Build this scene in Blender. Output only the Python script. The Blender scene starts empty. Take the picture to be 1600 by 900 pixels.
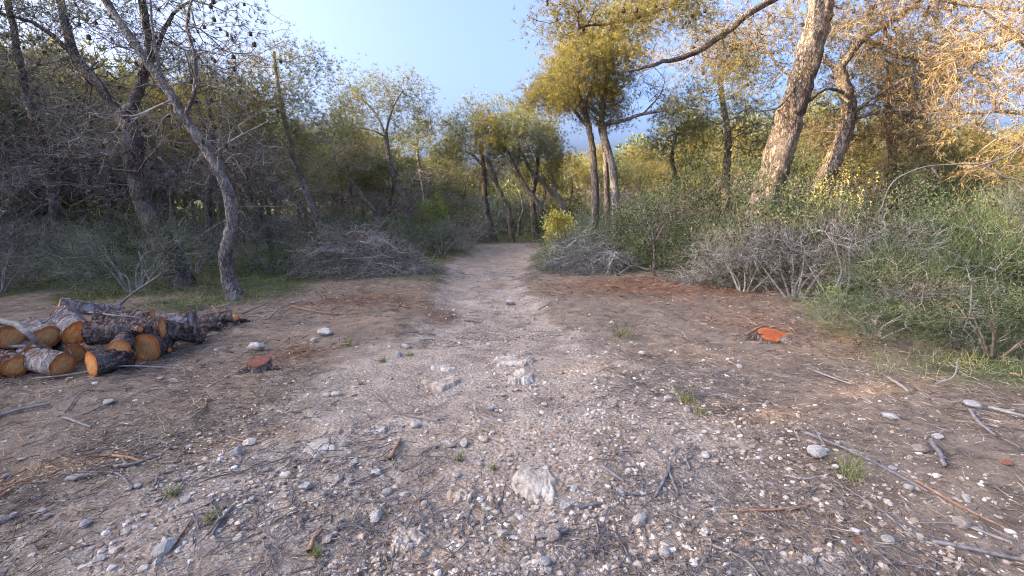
import bpy, math, random
import numpy as np
from mathutils import Vector, Matrix

# ------------------------------------------------------------------ scene, camera, sky, sun
S = bpy.context.scene
COL = S.collection
rng = np.random.default_rng(7)
random.seed(7)
R = math.radians

FPX, PITCH, CAMZ = 772.0, R(10.28), 1.55          # focal length in photo pixels, tilt, eye height
cam_d = bpy.data.cameras.new('camera'); cam = bpy.data.objects.new('camera', cam_d); COL.objects.link(cam)
cam_d.sensor_width = 36.0; cam_d.lens = 36.0*FPX/1600.0
cam_d.clip_start = 0.05; cam_d.clip_end = 2000
cam.location = (0, 0, CAMZ); cam.rotation_euler = (R(90)-PITCH, 0, 0)
S.camera = cam

SUN_EL, SUN_AZ = 19.0, -102.0                        # degrees; azimuth from +Y, clockwise positive
W = bpy.data.worlds.new('World'); S.world = W; W.use_nodes = True
wn, wl = W.node_tree.nodes, W.node_tree.links
wn.clear()
sky = wn.new('ShaderNodeTexSky'); sky.sky_type = 'NISHITA'; sky.sun_disc = False
sky.sun_elevation = R(SUN_EL); sky.sun_rotation = R(SUN_AZ)
sky.air_density = 0.45; sky.dust_density = 10.0; sky.ozone_density = 5.5; sky.altitude = 50
bg = wn.new('ShaderNodeBackground'); bg.inputs['Strength'].default_value = 0.15
wo = wn.new('ShaderNodeOutputWorld')
wl.new(sky.outputs[0], bg.inputs[0]); wl.new(bg.outputs[0], wo.inputs[0])

sun_d = bpy.data.lights.new('sun', 'SUN'); sun = bpy.data.objects.new('sun', sun_d); COL.objects.link(sun)
sun_d.energy = 2.1; sun_d.angle = R(0.55); sun_d.color = (1.0, 0.79, 0.45)
sdir = Vector((math.sin(R(SUN_AZ))*math.cos(R(SUN_EL)), math.cos(R(SUN_AZ))*math.cos(R(SUN_EL)), math.sin(R(SUN_EL))))
sun.rotation_euler = (-sdir).to_track_quat('-Z', 'Y').to_euler()
sun.location = sdir*60

S.view_settings.view_transform = 'Standard'; S.view_settings.look = 'None'
S.view_settings.exposure = 3.0; S.view_settings.gamma = 1.0
S.view_settings.use_curve_mapping = False
S.view_settings.use_white_balance = True; S.view_settings.white_balance_temperature = 7400; S.view_settings.white_balance_tint = 12
S.cycles.max_bounces = 4; S.cycles.diffuse_bounces = 2; S.cycles.glossy_bounces = 2
S.cycles.transmission_bounces = 3; S.cycles.transparent_max_bounces = 4
S.cycles.use_denoising = True; S.cycles.filter_width = 1.1; S.cycles.sample_clamp_indirect = 4.0
try:
    S.cycles.denoiser = 'OPENIMAGEDENOISE'; S.cycles.denoising_prefilter = 'NONE'
except Exception: pass

# ------------------------------------------------------------------ photo pixel -> world
CT, ST = math.cos(PITCH), math.sin(PITCH)
def ray(px, py):
    a, b = px-800.0, 450.0-py
    return np.array([a, FPX*CT + b*ST, -FPX*ST + b*CT])
def P(px, py, Y):                       # point on the pixel's ray at world depth Y
    d = ray(px, py); t = Y/d[1]
    return np.array([d[0]*t, Y, CAMZ + d[2]*t])
def GZ(px, py, z=0.0):                  # point on the pixel's ray at height z
    d = ray(px, py); t = (z-CAMZ)/d[2]
    return np.array([d[0]*t, d[1]*t, z])
PXM = lambda Y: Y/FPX                   # metres per pixel at depth Y (about)

# ------------------------------------------------------------------ noise, heights, zones
def _h(i, j, k):
    n = (i*374761393 + j*668265263 + k*2147483647 + 1013904223) & 0xFFFFFFFF
    n = ((n ^ (n >> 13))*1274126177) & 0xFFFFFFFF
    return ((n ^ (n >> 16)) & 0xFFFF)/65535.0
def vn(x, y, z=0.0):
    x, y, z = np.broadcast_arrays(np.asarray(x, float), np.asarray(y, float), np.asarray(z, float))
    i, j, k = np.floor(x).astype(np.int64), np.floor(y).astype(np.int64), np.floor(z).astype(np.int64)
    u, v, w = x-i, y-j, z-k
    u, v, w = u*u*(3-2*u), v*v*(3-2*v), w*w*(3-2*w)
    r = 0
    for a in (0, 1):
        for b in (0, 1):
            for c in (0, 1):
                r = r + _h(i+a, j+b, k+c)*(u if a else 1-u)*(v if b else 1-v)*(w if c else 1-w)
    return r*2-1
def fbm(x, y, z=0.0, o=3):
    r, a, f = 0, 1.0, 1.0
    for _ in range(o):
        r = r + a*vn(np.asarray(x)*f+17.3*_, np.asarray(y)*f-9.1*_, np.asarray(z)*f); a *= .5; f *= 2.03
    return r
def sm(a, b, x):
    t = np.clip((np.asarray(x, float)-a)/(b-a), 0, 1); return t*t*(3-2*t)
PY_ = [-6, 1.5, 2.5, 3.5, 4.8, 6.3, 8, 10, 13, 17, 20, 24, 34, 60]
PC_ = [-.6, -.45, -.42, -.3, -.15, -.25, -.48, -.62, -.45, -.2, -.45, -2.0, -8, -20]
PH_ = [1.6, 1.6, 1.45, 1.3, 1.0, .72, .66, .74, .86, 1.0, .8, .8, .8, .8]
def path_d(x, y):                       # <1 inside the path
    return np.abs(np.asarray(x)-np.interp(y, PY_, PC_))/np.interp(y, PY_, PH_)
def gauss(x, y, cx, cy, rx, ry):
    return np.exp(-(((np.asarray(x)-cx)/rx)**2 + ((np.asarray(y)-cy)/ry)**2))
def H(x, y):
    x = np.asarray(x, float); y = np.asarray(y, float)
    d = path_d(x, y)
    h = .05*fbm(x*.35, y*.35, 3.1, 2) + .018*fbm(x*1.7, y*1.7, 5.2, 3)
    h = h - .10*(1-sm(.6, 1.5, d))*sm(4.2, 6.0, y)*(1-sm(14, 20, y))
    h = h + .10*gauss(x, y, -2.1, 8.6, 1.3, 2.2) + .13*gauss(x, y, 2.6, 8.0, 1.8, 1.6)
    h = h + .25*sm(3.5, 9, x)*sm(5, 10, y) + .05*gauss(x, y, 2.2, 3.2, 1.5, 1.0)
    h = h - .07*gauss(x, y, -2.9, 2.55, .28, .2) - .03*gauss(x, y, -2.0, 4.4, .5, .2)
    return h
def ground_pt(px, py, dz=0.0):
    z = 0.0
    for _ in range(5):
        p = GZ(px, py, z); z = float(H(p[0], p[1]))
    p[2] = z+dz
    return p
def on_ground(x, y, dz=0.0): return np.array([x, y, float(H(x, y))+dz])

# ------------------------------------------------------------------ mesh helpers
class MB:
    def __init__(s): s.v = []; s.f = {3: [], 4: []}; s.n = 0; s.att = {}; s.fn = []
    def add(s, V, F, **att):
        V = np.asarray(V, float).reshape(-1, 3); F = np.asarray(F, np.int64)
        s.v.append(V); s.f[F.shape[1]].append(F + s.n); s.n += len(V)
        for k in set(list(att) + list(s.att)):
            a = att.get(k, 0.0); L = s.att.setdefault(k, [])
            have = sum(len(q) for q in L)
            if have < s.n-len(V): L.append(np.zeros(s.n-len(V)-have))
            L.append(np.broadcast_to(np.asarray(a, float), (len(V),)).astype(float))
    def mesh(s, name, mats, smooth=True, mat_index=None):
        V = np.concatenate(s.v) if s.v else np.zeros((0, 3))
        me = bpy.data.meshes.new(name)
        me.vertices.add(len(V)); me.vertices.foreach_set('co', V.ravel().astype(np.float32))
        loops, starts, tot, o = [], [], [], 0
        for n in (3, 4):
            if s.f[n]:
                F = np.concatenate(s.f[n]); loops.append(F.ravel())
                starts.append(o + np.arange(len(F))*n); tot.append(np.full(len(F), n)); o += F.size
        if loops:
            L = np.concatenate(loops); st = np.concatenate(starts); tt = np.concatenate(tot)
            me.loops.add(len(L)); me.loops.foreach_set('vertex_index', L.astype(np.int32))
            me.polygons.add(len(st)); me.polygons.foreach_set('loop_start', st.astype(np.int32))
            try: me.polygons.foreach_set('loop_total', tt.astype(np.int32))
            except Exception: pass
            me.polygons.foreach_set('use_smooth', np.full(len(st), bool(smooth)))
        for k, L in s.att.items():
            a = me.attributes.new(k, 'FLOAT', 'POINT'); a.data.foreach_set('value', np.concatenate(L).astype(np.float32))
        me.materials.append(mats); me.update(calc_edges=True)
        return me
def link(name, me, parent=None, loc=None):
    o = bpy.data.objects.new(name, me); COL.objects.link(o)
    if parent is not None: o.parent = parent
    if loc is not None: o.location = loc
    return o
def tag(o, label=None, cat=None, group=None, kind=None):
    if label: o['label'] = label
    if cat: o['category'] = cat
    if group: o['group'] = group
    if kind: o['kind'] = kind
    return o
def empty(name, loc, label, cat, group=None):
    o = bpy.data.objects.new(name, None); COL.objects.link(o); o.location = tuple(loc); o.empty_display_size = .2
    return tag(o, label, cat, group)
def copy_thing(o, loc, rz=0.0, sc=1.0, label=None, group=None):
    def cp(a, par):
        c = a.copy(); COL.objects.link(c)
        if par is not None: c.parent = par
        for ch in a.children: cp(ch, c)
        return c
    c = cp(o, None); c.location = tuple(loc); c.rotation_euler = (0, 0, rz)
    c.scale = (sc, sc, sc) if np.isscalar(sc) else tuple(sc)
    if label: c['label'] = label
    if group: c['group'] = group
    return c
def nrm(a):
    a = np.asarray(a, float); return a/np.maximum(np.linalg.norm(a, axis=-1, keepdims=True), 1e-9)
def frames(d):
    ref = np.where(np.abs(d[:, 2:3]) > .9, np.array([[1., 0, 0]]), np.array([[0, 0, 1.]]))
    u = nrm(np.cross(d, ref)); return u, np.cross(d, u)
def catmull(pts, n=6):
    p = np.asarray(pts, float)
    if len(p) < 3: 
        t = np.linspace(0, 1, n*2)[:, None]; return p[0]*(1-t)+p[-1]*t
    q = np.vstack([2*p[0]-p[1], p, 2*p[-1]-p[-2]]); out = []
    for i in range(1, len(q)-2):
        for t in np.linspace(0, 1, n, endpoint=False):
            a, b, c, d = q[i-1], q[i], q[i+1], q[i+2]
            out.append(.5*((2*b)+(-a+c)*t+(2*a-5*b+4*c-d)*t*t+(-a+3*b-3*c+d)*t**3))
    out.append(p[-1]); return np.array(out)
def tube(mb, path, rad, sides=8, rough=0.0, seed=0.0, cap=True, ridges=0):
    path = np.asarray(path, float); n = len(path); rad = np.broadcast_to(np.asarray(rad, float), (n,))
    t = nrm(np.gradient(path, axis=0))
    u = np.zeros((n, 3)); a = np.array([0, 0, 1.]) if abs(t[0, 2]) < .9 else np.array([1., 0, 0])
    a = nrm(np.cross(t[0], a))
    for i in range(n):
        a = nrm(a - t[i]*np.dot(a, t[i])); u[i] = a
    w = np.cross(t, u); th = np.arange(sides)*2*np.pi/sides
    dirs = np.cos(th)[None, :, None]*u[:, None] + np.sin(th)[None, :, None]*w[:, None]
    rr = rad[:, None]*np.ones((1, sides))
    base = path[:, None] + dirs*rr[..., None]
    if rough:
        s = np.cumsum(np.r_[0, np.linalg.norm(np.diff(path, axis=0), axis=1)])[:, None]
        k = fbm(np.cos(th)[None]*3.2+seed, np.sin(th)[None]*3.2, s/np.maximum(rad.mean(), .01)*.55, 3)
        k = k - .6*np.abs(vn(np.cos(th)[None]*6+seed, np.sin(th)[None]*6, s/np.maximum(rad.mean(), .01)*.5))
        base = path[:, None] + dirs*(rr*(1+rough*k))[..., None]
    V = base.reshape(-1, 3)
    i = np.arange(n-1)[:, None]*sides; j = np.arange(sides)[None]; j2 = (j+1) % sides
    F = np.stack([i+j, i+j2, i+sides+j2, i+sides+j], -1).reshape(-1, 4)
    mb.add(V, F)
    if cap:
        mb.add(np.vstack([base[-1], path[-1:]+t[-1:]*rad[-1]*.3]), [[q, (q+1) % sides, sides] for q in range(sides)])
def segs(mb, A, B, ra, rb, sides=3):
    A, B = np.asarray(A, float), np.asarray(B, float); n = len(A)
    if n == 0: return
    d = nrm(B-A); u, w = frames(d); th = np.arange(sides)*2*np.pi/sides
    c, s = np.cos(th)[None, :, None], np.sin(th)[None, :, None]
    D = c*u[:, None]+s*w[:, None]
    V = np.concatenate([A[:, None]+D*np.reshape(ra, (-1, 1, 1)), B[:, None]+D*np.reshape(rb, (-1, 1, 1))], 1)
    o = np.arange(n)[:, None, None]*2*sides; q = np.arange(sides); q2 = (q+1) % sides
    F = (np.stack([q, q2, q2+sides, q+sides], -1)[None]+o).reshape(-1, 4)
    mb.add(V.reshape(-1, 3), F)
def rdir(n): return nrm(rng.normal(size=(n, 3)))
def tufts(mb, pos, d, K=10, L=.09, w=.008, spread=.75, up=0.0):
    """needle brushes: K thin blades fanning out at each point"""
    n = len(pos)
    if n == 0: return
    D = nrm(d[:, None]*1.0 + rdir(n*K).reshape(n, K, 3)*spread + np.array([0, 0, up]))
    l = L*rng.uniform(.6, 1.25, (n, K, 1))
    sd = nrm(np.cross(D, rdir(n*K).reshape(n, K, 3)))*w*.5
    p = pos[:, None] + D*l*.05
    V = np.stack([p-sd, p+sd, p+D*l], 2).reshape(-1, 3)
    F = np.arange(n*K*3).reshape(-1, 3)
    mb.add(V, F, v=np.repeat(np.clip(rng.normal(.5, .22, n), 0, 1), K*3))
def ribbons(mb, pos, d, L=.4, w=.006, droop=.3, nseg=3, curl=.25, v=None):
    n = len(pos)
    if n == 0: return
    L = np.broadcast_to(np.asarray(L, float), (n,))*rng.uniform(.6, 1.3, n)
    cur, dd = pos.copy(), nrm(d); side = nrm(np.cross(dd, rdir(n)))
    rows = []
    for i in range(nseg+1):
        ww = np.reshape(w, (-1, 1))*(1-.75*i/nseg)*.5
        rows.append(cur-side*ww); rows.append(cur+side*ww)
        cur = cur + dd*(L/nseg)[:, None]
        dd = nrm(dd + rng.normal(size=(n, 3))*curl + np.array([0, 0, -droop]))
    V = np.stack(rows, 1).reshape(-1, 3); k = 2*(nseg+1)
    b = np.array([[2*i, 2*i+1, 2*i+3, 2*i+2] for i in range(nseg)])
    F = (b[None]+(np.arange(n)*k)[:, None, None]).reshape(-1, 4)
    vv = rng.uniform(0, 1, n) if v is None else np.broadcast_to(v, (n,))
    mb.add(V, F, v=np.repeat(vv, k))
def leaves(mb, pos, d, L=.03, w=.014, v=None):
    n = len(pos)
    if n == 0: return
    D = nrm(d); sd = nrm(np.cross(D, rdir(n))); l = L*rng.uniform(.7, 1.3, (n, 1)); ww = w*rng.uniform(.7, 1.3, (n, 1))
    V = np.stack([pos, pos+D*l*.5+sd*ww*.5, pos+D*l, pos+D*l*.5-sd*ww*.5], 1).reshape(-1, 3)
    vv = rng.uniform(0, 1, n) if v is None else v
    mb.add(V, np.arange(n*4).reshape(-1, 4), v=np.repeat(vv, 4))

# ------------------------------------------------------------------ materials
def mat(name):
    m = bpy.data.materials.new(name); m.use_nodes = True
    nt = m.node_tree; nt.nodes.clear()
    return m, nt.nodes, nt.links
class NG:
    def __init__(s, name):
        s.m, s.n, s.l = mat(name); s.out = s.n.new('ShaderNodeOutputMaterial')
        s.tc = None
    def co(s, kind='Object'):
        if s.tc is None: s.tc = s.n.new('ShaderNodeTexCoord')
        return s.tc.outputs[kind]
    def node(s, t, **kw):
        x = s.n.new(t)
        for k, v in kw.items(): setattr(x, k, v)
        return x
    def setin(s, x, key, v):
        i = x.inputs[key]
        if hasattr(v, 'is_output') or isinstance(v, bpy.types.NodeSocket): s.l.new(v, i)
        else: i.default_value = v
    def noise(s, vec, scale, det=4, rough=.6, dist=0.0):
        x = s.node('ShaderNodeTexNoise'); s.setin(x, 'Vector', vec); x.inputs['Scale'].default_value = scale
        x.inputs['Detail'].default_value = det; x.inputs['Roughness'].default_value = rough; x.inputs['Distortion'].default_value = dist
        return x.outputs['Fac']
    def vor(s, vec, scale, feat='F1', out='Distance', rnd=1.0):
        x = s.node('ShaderNodeTexVoronoi'); x.feature = feat; s.setin(x, 'Vector', vec); x.inputs['Scale'].default_value = scale
        x.inputs['Randomness'].default_value = rnd
        return x.outputs[out]
    def mapping(s, vec, scale=(1, 1, 1), rot=(0, 0, 0)):
        x = s.node('ShaderNodeMapping'); s.setin(x, 'Vector', vec); x.inputs['Scale'].default_value = scale; x.inputs['Rotation'].default_value = rot
        return x.outputs[0]
    def ramp(s, fac, stops):
        x = s.node('ShaderNodeValToRGB'); s.l.new(fac, x.inputs[0]); e = x.color_ramp.elements
        while len(e) < len(stops): e.new(.5)
        for q, (p, c) in zip(e, stops):
            q.position = p; q.color = (c, c, c, 1) if np.isscalar(c) else (*c, 1)
        return x.outputs[0]
    def mix(s, fac, a, b, mode='MIX'):
        x = s.node('ShaderNodeMix', data_type='RGBA', blend_type=mode); 
        for k, v in ((0, fac), (6, a), (7, b)):
            if isinstance(v, bpy.types.NodeSocket): s.l.new(v, x.inputs[k])
            elif k == 0: x.inputs[k].default_value = v
            else: x.inputs[k].default_value = (*v, 1) if len(v) == 3 else v
        return x.outputs[2]
    def math(s, op, a, b=0.0, clamp=False):
        x = s.node('ShaderNodeMath', operation=op, use_clamp=clamp)
        for k, v in ((0, a), (1, b)): s.setin(x, k, v)
        return x.outputs[0]
    def attr(s, name):
        x = s.node('ShaderNodeAttribute'); x.attribute_name = name; return x.outputs['Fac']
    def objrand(s): return s.node('ShaderNodeObjectInfo').outputs['Random']
    def bump(s, h, dist=.02, strength=1.0):
        x = s.node('ShaderNodeBump'); s.l.new(h, x.inputs['Height']); x.inputs['Distance'].default_value = dist; x.inputs['Strength'].default_value = strength
        return x.outputs[0]
    def bsdf(s, col, rough=.9, normal=None, spec=.25):
        x = s.node('ShaderNodeBsdfPrincipled'); s.setin(x, 'Base Color', col if isinstance(col, bpy.types.NodeSocket) else (*col, 1))
        s.setin(x, 'Roughness', rough); x.inputs['Specular IOR Level'].default_value = spec
        if normal is not None: s.l.new(normal, x.inputs['Normal'])
        s.l.new(x.outputs[0], s.out.inputs[0]); return s.m
    def leafy(s, col, trans=.35, tcol=None):
        a = s.node('ShaderNodeBsdfDiffuse'); b = s.node('ShaderNodeBsdfTranslucent'); m = s.node('ShaderNodeMixShader')
        s.l.new(col, a.inputs[0]); s.l.new(tcol or col, b.inputs[0]); m.inputs[0].default_value = trans
        s.l.new(a.outputs[0], m.inputs[1]); s.l.new(b.outputs[0], m.inputs[2]); s.l.new(m.outputs[0], s.out.inputs[0]); return s.m

def m_bark(name, dark, mid, light, sc=1.0, bump=.03):
    g = NG(name); c2 = g.co(); warp = g.noise(c2, 5*sc, 3, .6)
    vm = g.node('ShaderNodeVectorMath', operation='MULTIPLY_ADD'); cw = g.node('ShaderNodeCombineXYZ')
    for k in range(3): g.l.new(warp, cw.inputs[k])
    g.l.new(cw.outputs[0], vm.inputs[0]); vm.inputs[1].default_value = (.10, .10, .10); g.l.new(c2, vm.inputs[2])
    c = g.mapping(vm.outputs[0], (1, 1, .30))
    n1 = g.noise(c, 22*sc, 5, .65, .4); n2 = g.noise(c2, 2.4, 3, .6); n3 = g.noise(c, 60*sc, 4, .7); flake = g.noise(c2, 34*sc, 3, .6, 1.2)
    ridge = g.math('ABSOLUTE', g.math('SUBTRACT', n1, .5)); fiss = g.ramp(ridge, [(.0, 0.0), (.07, .8), (.2, 1.0)])
    h = g.math('ADD', g.math('MULTIPLY', fiss, .55), g.math('MULTIPLY', n3, .5))
    col = g.ramp(h, [(.2, dark), (.62, mid), (.98, light)])
    col = g.mix(g.ramp(g.math('ADD', g.math('MULTIPLY', n2, .6), g.math('MULTIPLY', flake, .4)), [(.47, 0.0), (.62, .8)]), col, light)
    col = g.mix(.4, col, g.ramp(g.noise(c2, 90, 3, .7), [(.3, .35), (.7, 1.0)]), 'MULTIPLY')
    return g.bsdf(col, .95, g.bump(h, bump), .15)
M = {}
M['bark_dark'] = m_bark('bark_dark', (.028, .02, .016), (.13, .10, .085), (.27, .23, .205))
M['bark_pale'] = m_bark('bark_pale', (.05, .04, .034), (.24, .205, .18), (.46, .42, .385))
M['bark_brown'] = m_bark('bark_brown', (.055, .036, .026), (.21, .155, .115), (.40, .33, .27), .8, .045)
M['bark_log'] = m_bark('bark_log', (.045, .026, .02), (.20, .125, .098), (.36, .295, .27), 1.0, .04)
M['bark_log_grey'] = m_bark('bark_log_grey', (.11, .068, .055), (.29, .225, .205), (.46, .41, .385), .8, .025)
def m_simple(name, stops, scale=20, rough=.9, bump=0.0, attr=None):
    g = NG(name); n = g.noise(g.co(), scale, 5, .65)
    f = n if not attr else g.math('ADD', g.math('MULTIPLY', n, .5), g.math('MULTIPLY', g.attr(attr), .5))
    return g.bsdf(g.ramp(f, stops), rough, g.bump(n, bump) if bump else None, .2)
M['twig_grey'] = m_simple('twig_grey', [(.25, (.11, .092, .08)), (.5, (.27, .235, .21)), (.75, (.46, .42, .385))], 9)
M['twig_dark'] = m_simple('twig_dark', [(.25, (.035, .028, .026)), (.5, (.11, .092, .085)), (.75, (.25, .22, .21))], 9)
M['twig_brown'] = m_simple('twig_brown', [(.25, (.09, .06, .042)), (.5, (.20, .145, .105)), (.75, (.34, .27, .21))], 9)
M['stick_pale'] = m_simple('stick_pale', [(.25, (.12, .10, .088)), (.5, (.23, .20, .18)), (.75, (.36, .325, .30))], 25, .85, .01)
M['stick_bleached'] = m_simple('stick_bleached', [(.25, (.22, .185, .16)), (.5, (.42, .37, .33)), (.75, (.58, .53, .49))], 25, .85, .01)
M['stick_grey'] = m_simple('stick_grey', [(.25, (.09, .075, .068)), (.5, (.18, .155, .145)), (.75, (.30, .27, .26))], 25, .85, .01)
M['stick_brown'] = m_simple('stick_brown', [(.25, (.16, .075, .045)), (.5, (.28, .15, .09)), (.75, (.40, .27, .18))], 25, .85, .01)
M['cone'] = m_simple('pine_cone', [(.3, (.03, .02, .016)), (.7, (.09, .06, .045))], 30)
def m_leaf(name, a, b, c, trans=.35, scale=1.3):
    g = NG(name); f = g.math('ADD', g.math('MULTIPLY', g.attr('v'), .6), g.math('MULTIPLY', g.noise(g.co(), scale, 2, .5), .55))
    f = g.math('ADD', f, g.math('MULTIPLY', g.math('SUBTRACT', g.objrand(), .5), .12))
    col = g.ramp(f, [(.25, a), (.52, b), (.85, c)])
    return g.leafy(col, trans)
M['pine'] = m_leaf('pine_needles', (.045, .06, .022), (.16, .175, .07), (.32, .30, .13), .3)
M['pine_gold'] = m_leaf('pine_needles_yellowish', (.10, .10, .03), (.24, .205, .06), (.38, .30, .09))
M['pine_grey'] = m_leaf('pine_needles_greyish', (.085, .09, .058), (.18, .18, .11), (.30, .28, .17))
M['dry'] = m_leaf('dry_sprays', (.05, .032, .016), (.23, .155, .075), (.46, .345, .18), .2)
M['dry_dark'] = m_leaf('dry_dark_twigs', (.03, .024, .021), (.15, .125, .11), (.38, .33, .30), .05)
M['mastic'] = m_leaf('shrub_leaves', (.02, .032, .012), (.075, .102, .042), (.20, .22, .105), .12)
M['broom'] = m_leaf('grey_green_shrub', (.035, .045, .026), (.13, .15, .095), (.34, .35, .26), .1)
M['sunpaintleaf'] = m_leaf('leaves_painted_sunlit', (.32, .28, .06), (.58, .50, .13), (.74, .64, .22), .4)  # sunlight put into the colour: yellow leaves for bushes meant to look sun-hit
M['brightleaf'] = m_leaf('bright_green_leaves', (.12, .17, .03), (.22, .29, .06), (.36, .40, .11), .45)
M['grass'] = m_leaf('grass_blades', (.09, .11, .03), (.22, .245, .085), (.42, .37, .19), .3)
M['needle_litter'] = m_leaf('needle_litter', (.045, .028, .02), (.20, .14, .10), (.52, .42, .33), .0)
M['red_litter'] = m_leaf('red_litter', (.06, .026, .015), (.24, .12, .068), (.46, .29, .18), .0)
M['chips'] = m_leaf('wood_chips', (.32, .22, .13), (.52, .41, .28), (.70, .60, .46), .0)
def m_stone(name, a, b, c, sc=1.6):
    g = NG(name); n = g.noise(g.co(), sc, 8, .65); n2 = g.noise(g.co(), sc*6, 4, .7)
    h = g.math('ADD', n, g.math('MULTIPLY', n2, .4)); f = g.math('ADD', n, g.math('MULTIPLY', g.math('SUBTRACT', g.objrand(), .5), .2))
    col = g.ramp(f, [(.25, a), (.5, b), (.75, c)]); col = g.mix(.4, col, g.ramp(n2, [(.3, .45), (.6, 1.0)]), 'MULTIPLY')
    return g.bsdf(col, .9, g.bump(h, .02 if sc > 3 else .03), .2)
M['stone'] = m_stone('limestone', (.46, .38, .31), (.64, .56, .48), (.80, .74, .67))
M['stone_grey'] = m_stone('grey_limestone', (.36, .315, .275), (.50, .455, .41), (.68, .63, .58))
M['stone_warm'] = m_stone('pinkish_stone', (.28, .18, .13), (.46, .35, .28), (.60, .50, .42))
M['slab'] = m_stone('bedrock', (.25, .18, .13), (.44, .35, .27), (.62, .53, .44), 6)
M['terracotta'] = m_stone('terracotta', (.30, .10, .05), (.42, .16, .09), (.50, .24, .15))
def m_gravel():
    g = NG('gravel'); f = g.attr('v')
    col = g.ramp(f, [(.0, (.13, .085, .055)), (.3, (.31, .22, .16)), (.6, (.50, .40, .32)), (.9, (.72, .64, .56))])
    col = g.mix(.5, col, g.ramp(g.noise(g.co(), 55, 4, .7), [(.3, .6), (.6, 1.0)]), 'MULTIPLY')
    return g.bsdf(col, .9, None, .2)
M['gravel'] = m_gravel()
def m_cut(name, heart, sap, rim, bright=1.0):
    g = NG(name); r = g.attr('ringr'); n = g.noise(g.co(), 18, 4, .6); nf = g.noise(g.co(), 90, 3, .7)
    rr = g.math('ADD', r, g.math('MULTIPLY', g.math('SUBTRACT', n, .5), .5))
    col = g.ramp(rr, [(.0, heart), (.38, sap), (.62, sap), (.86, rim)])
    rings = g.math('SINE', g.math('MULTIPLY', rr, 62.0))
    col = g.mix(g.math('MULTIPLY', g.math('ADD', rings, 1.0), .24), col, tuple(.55*c for c in rim))
    cx = g.node('ShaderNodeCombineXYZ'); g.l.new(g.math('MULTIPLY', g.math('ADD', g.attr('fu'), g.math('MULTIPLY', g.attr('fw'), .45)), 75.0), cx.inputs[0]); g.l.new(g.math('MULTIPLY', g.attr('fw'), 7.0), cx.inputs[1])
    saw = g.noise(cx.outputs[0], 1.0, 3, .6)
    col = g.mix(.5, col, g.ramp(saw, [(.38, .35), (.62, 1.0)]), 'MULTIPLY')
    blot = g.noise(g.co(), 7, 3, .6)
    col = g.mix(g.ramp(blot, [(.5, 0.0), (.75, .6)]), col, rim)
    return g.bsdf(col, .75, g.bump(saw, .004), .3)
M['cut'] = m_cut('sawn_wood', (.86, .50, .22), (.80, .38, .14), (.50, .155, .045))
M['cut_pale'] = m_cut('sawn_wood_pale', (.90, .54, .24), (.84, .39, .13), (.52, .15, .035))
M['cut_red'] = m_cut('sawn_wood_resin', (.30, .115, .06), (.44, .085, .026), (.56, .15, .035))
M['cut_old'] = m_cut('sawn_wood_reddish', (.30, .10, .055), (.27, .085, .045), (.17, .05, .03))

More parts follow.
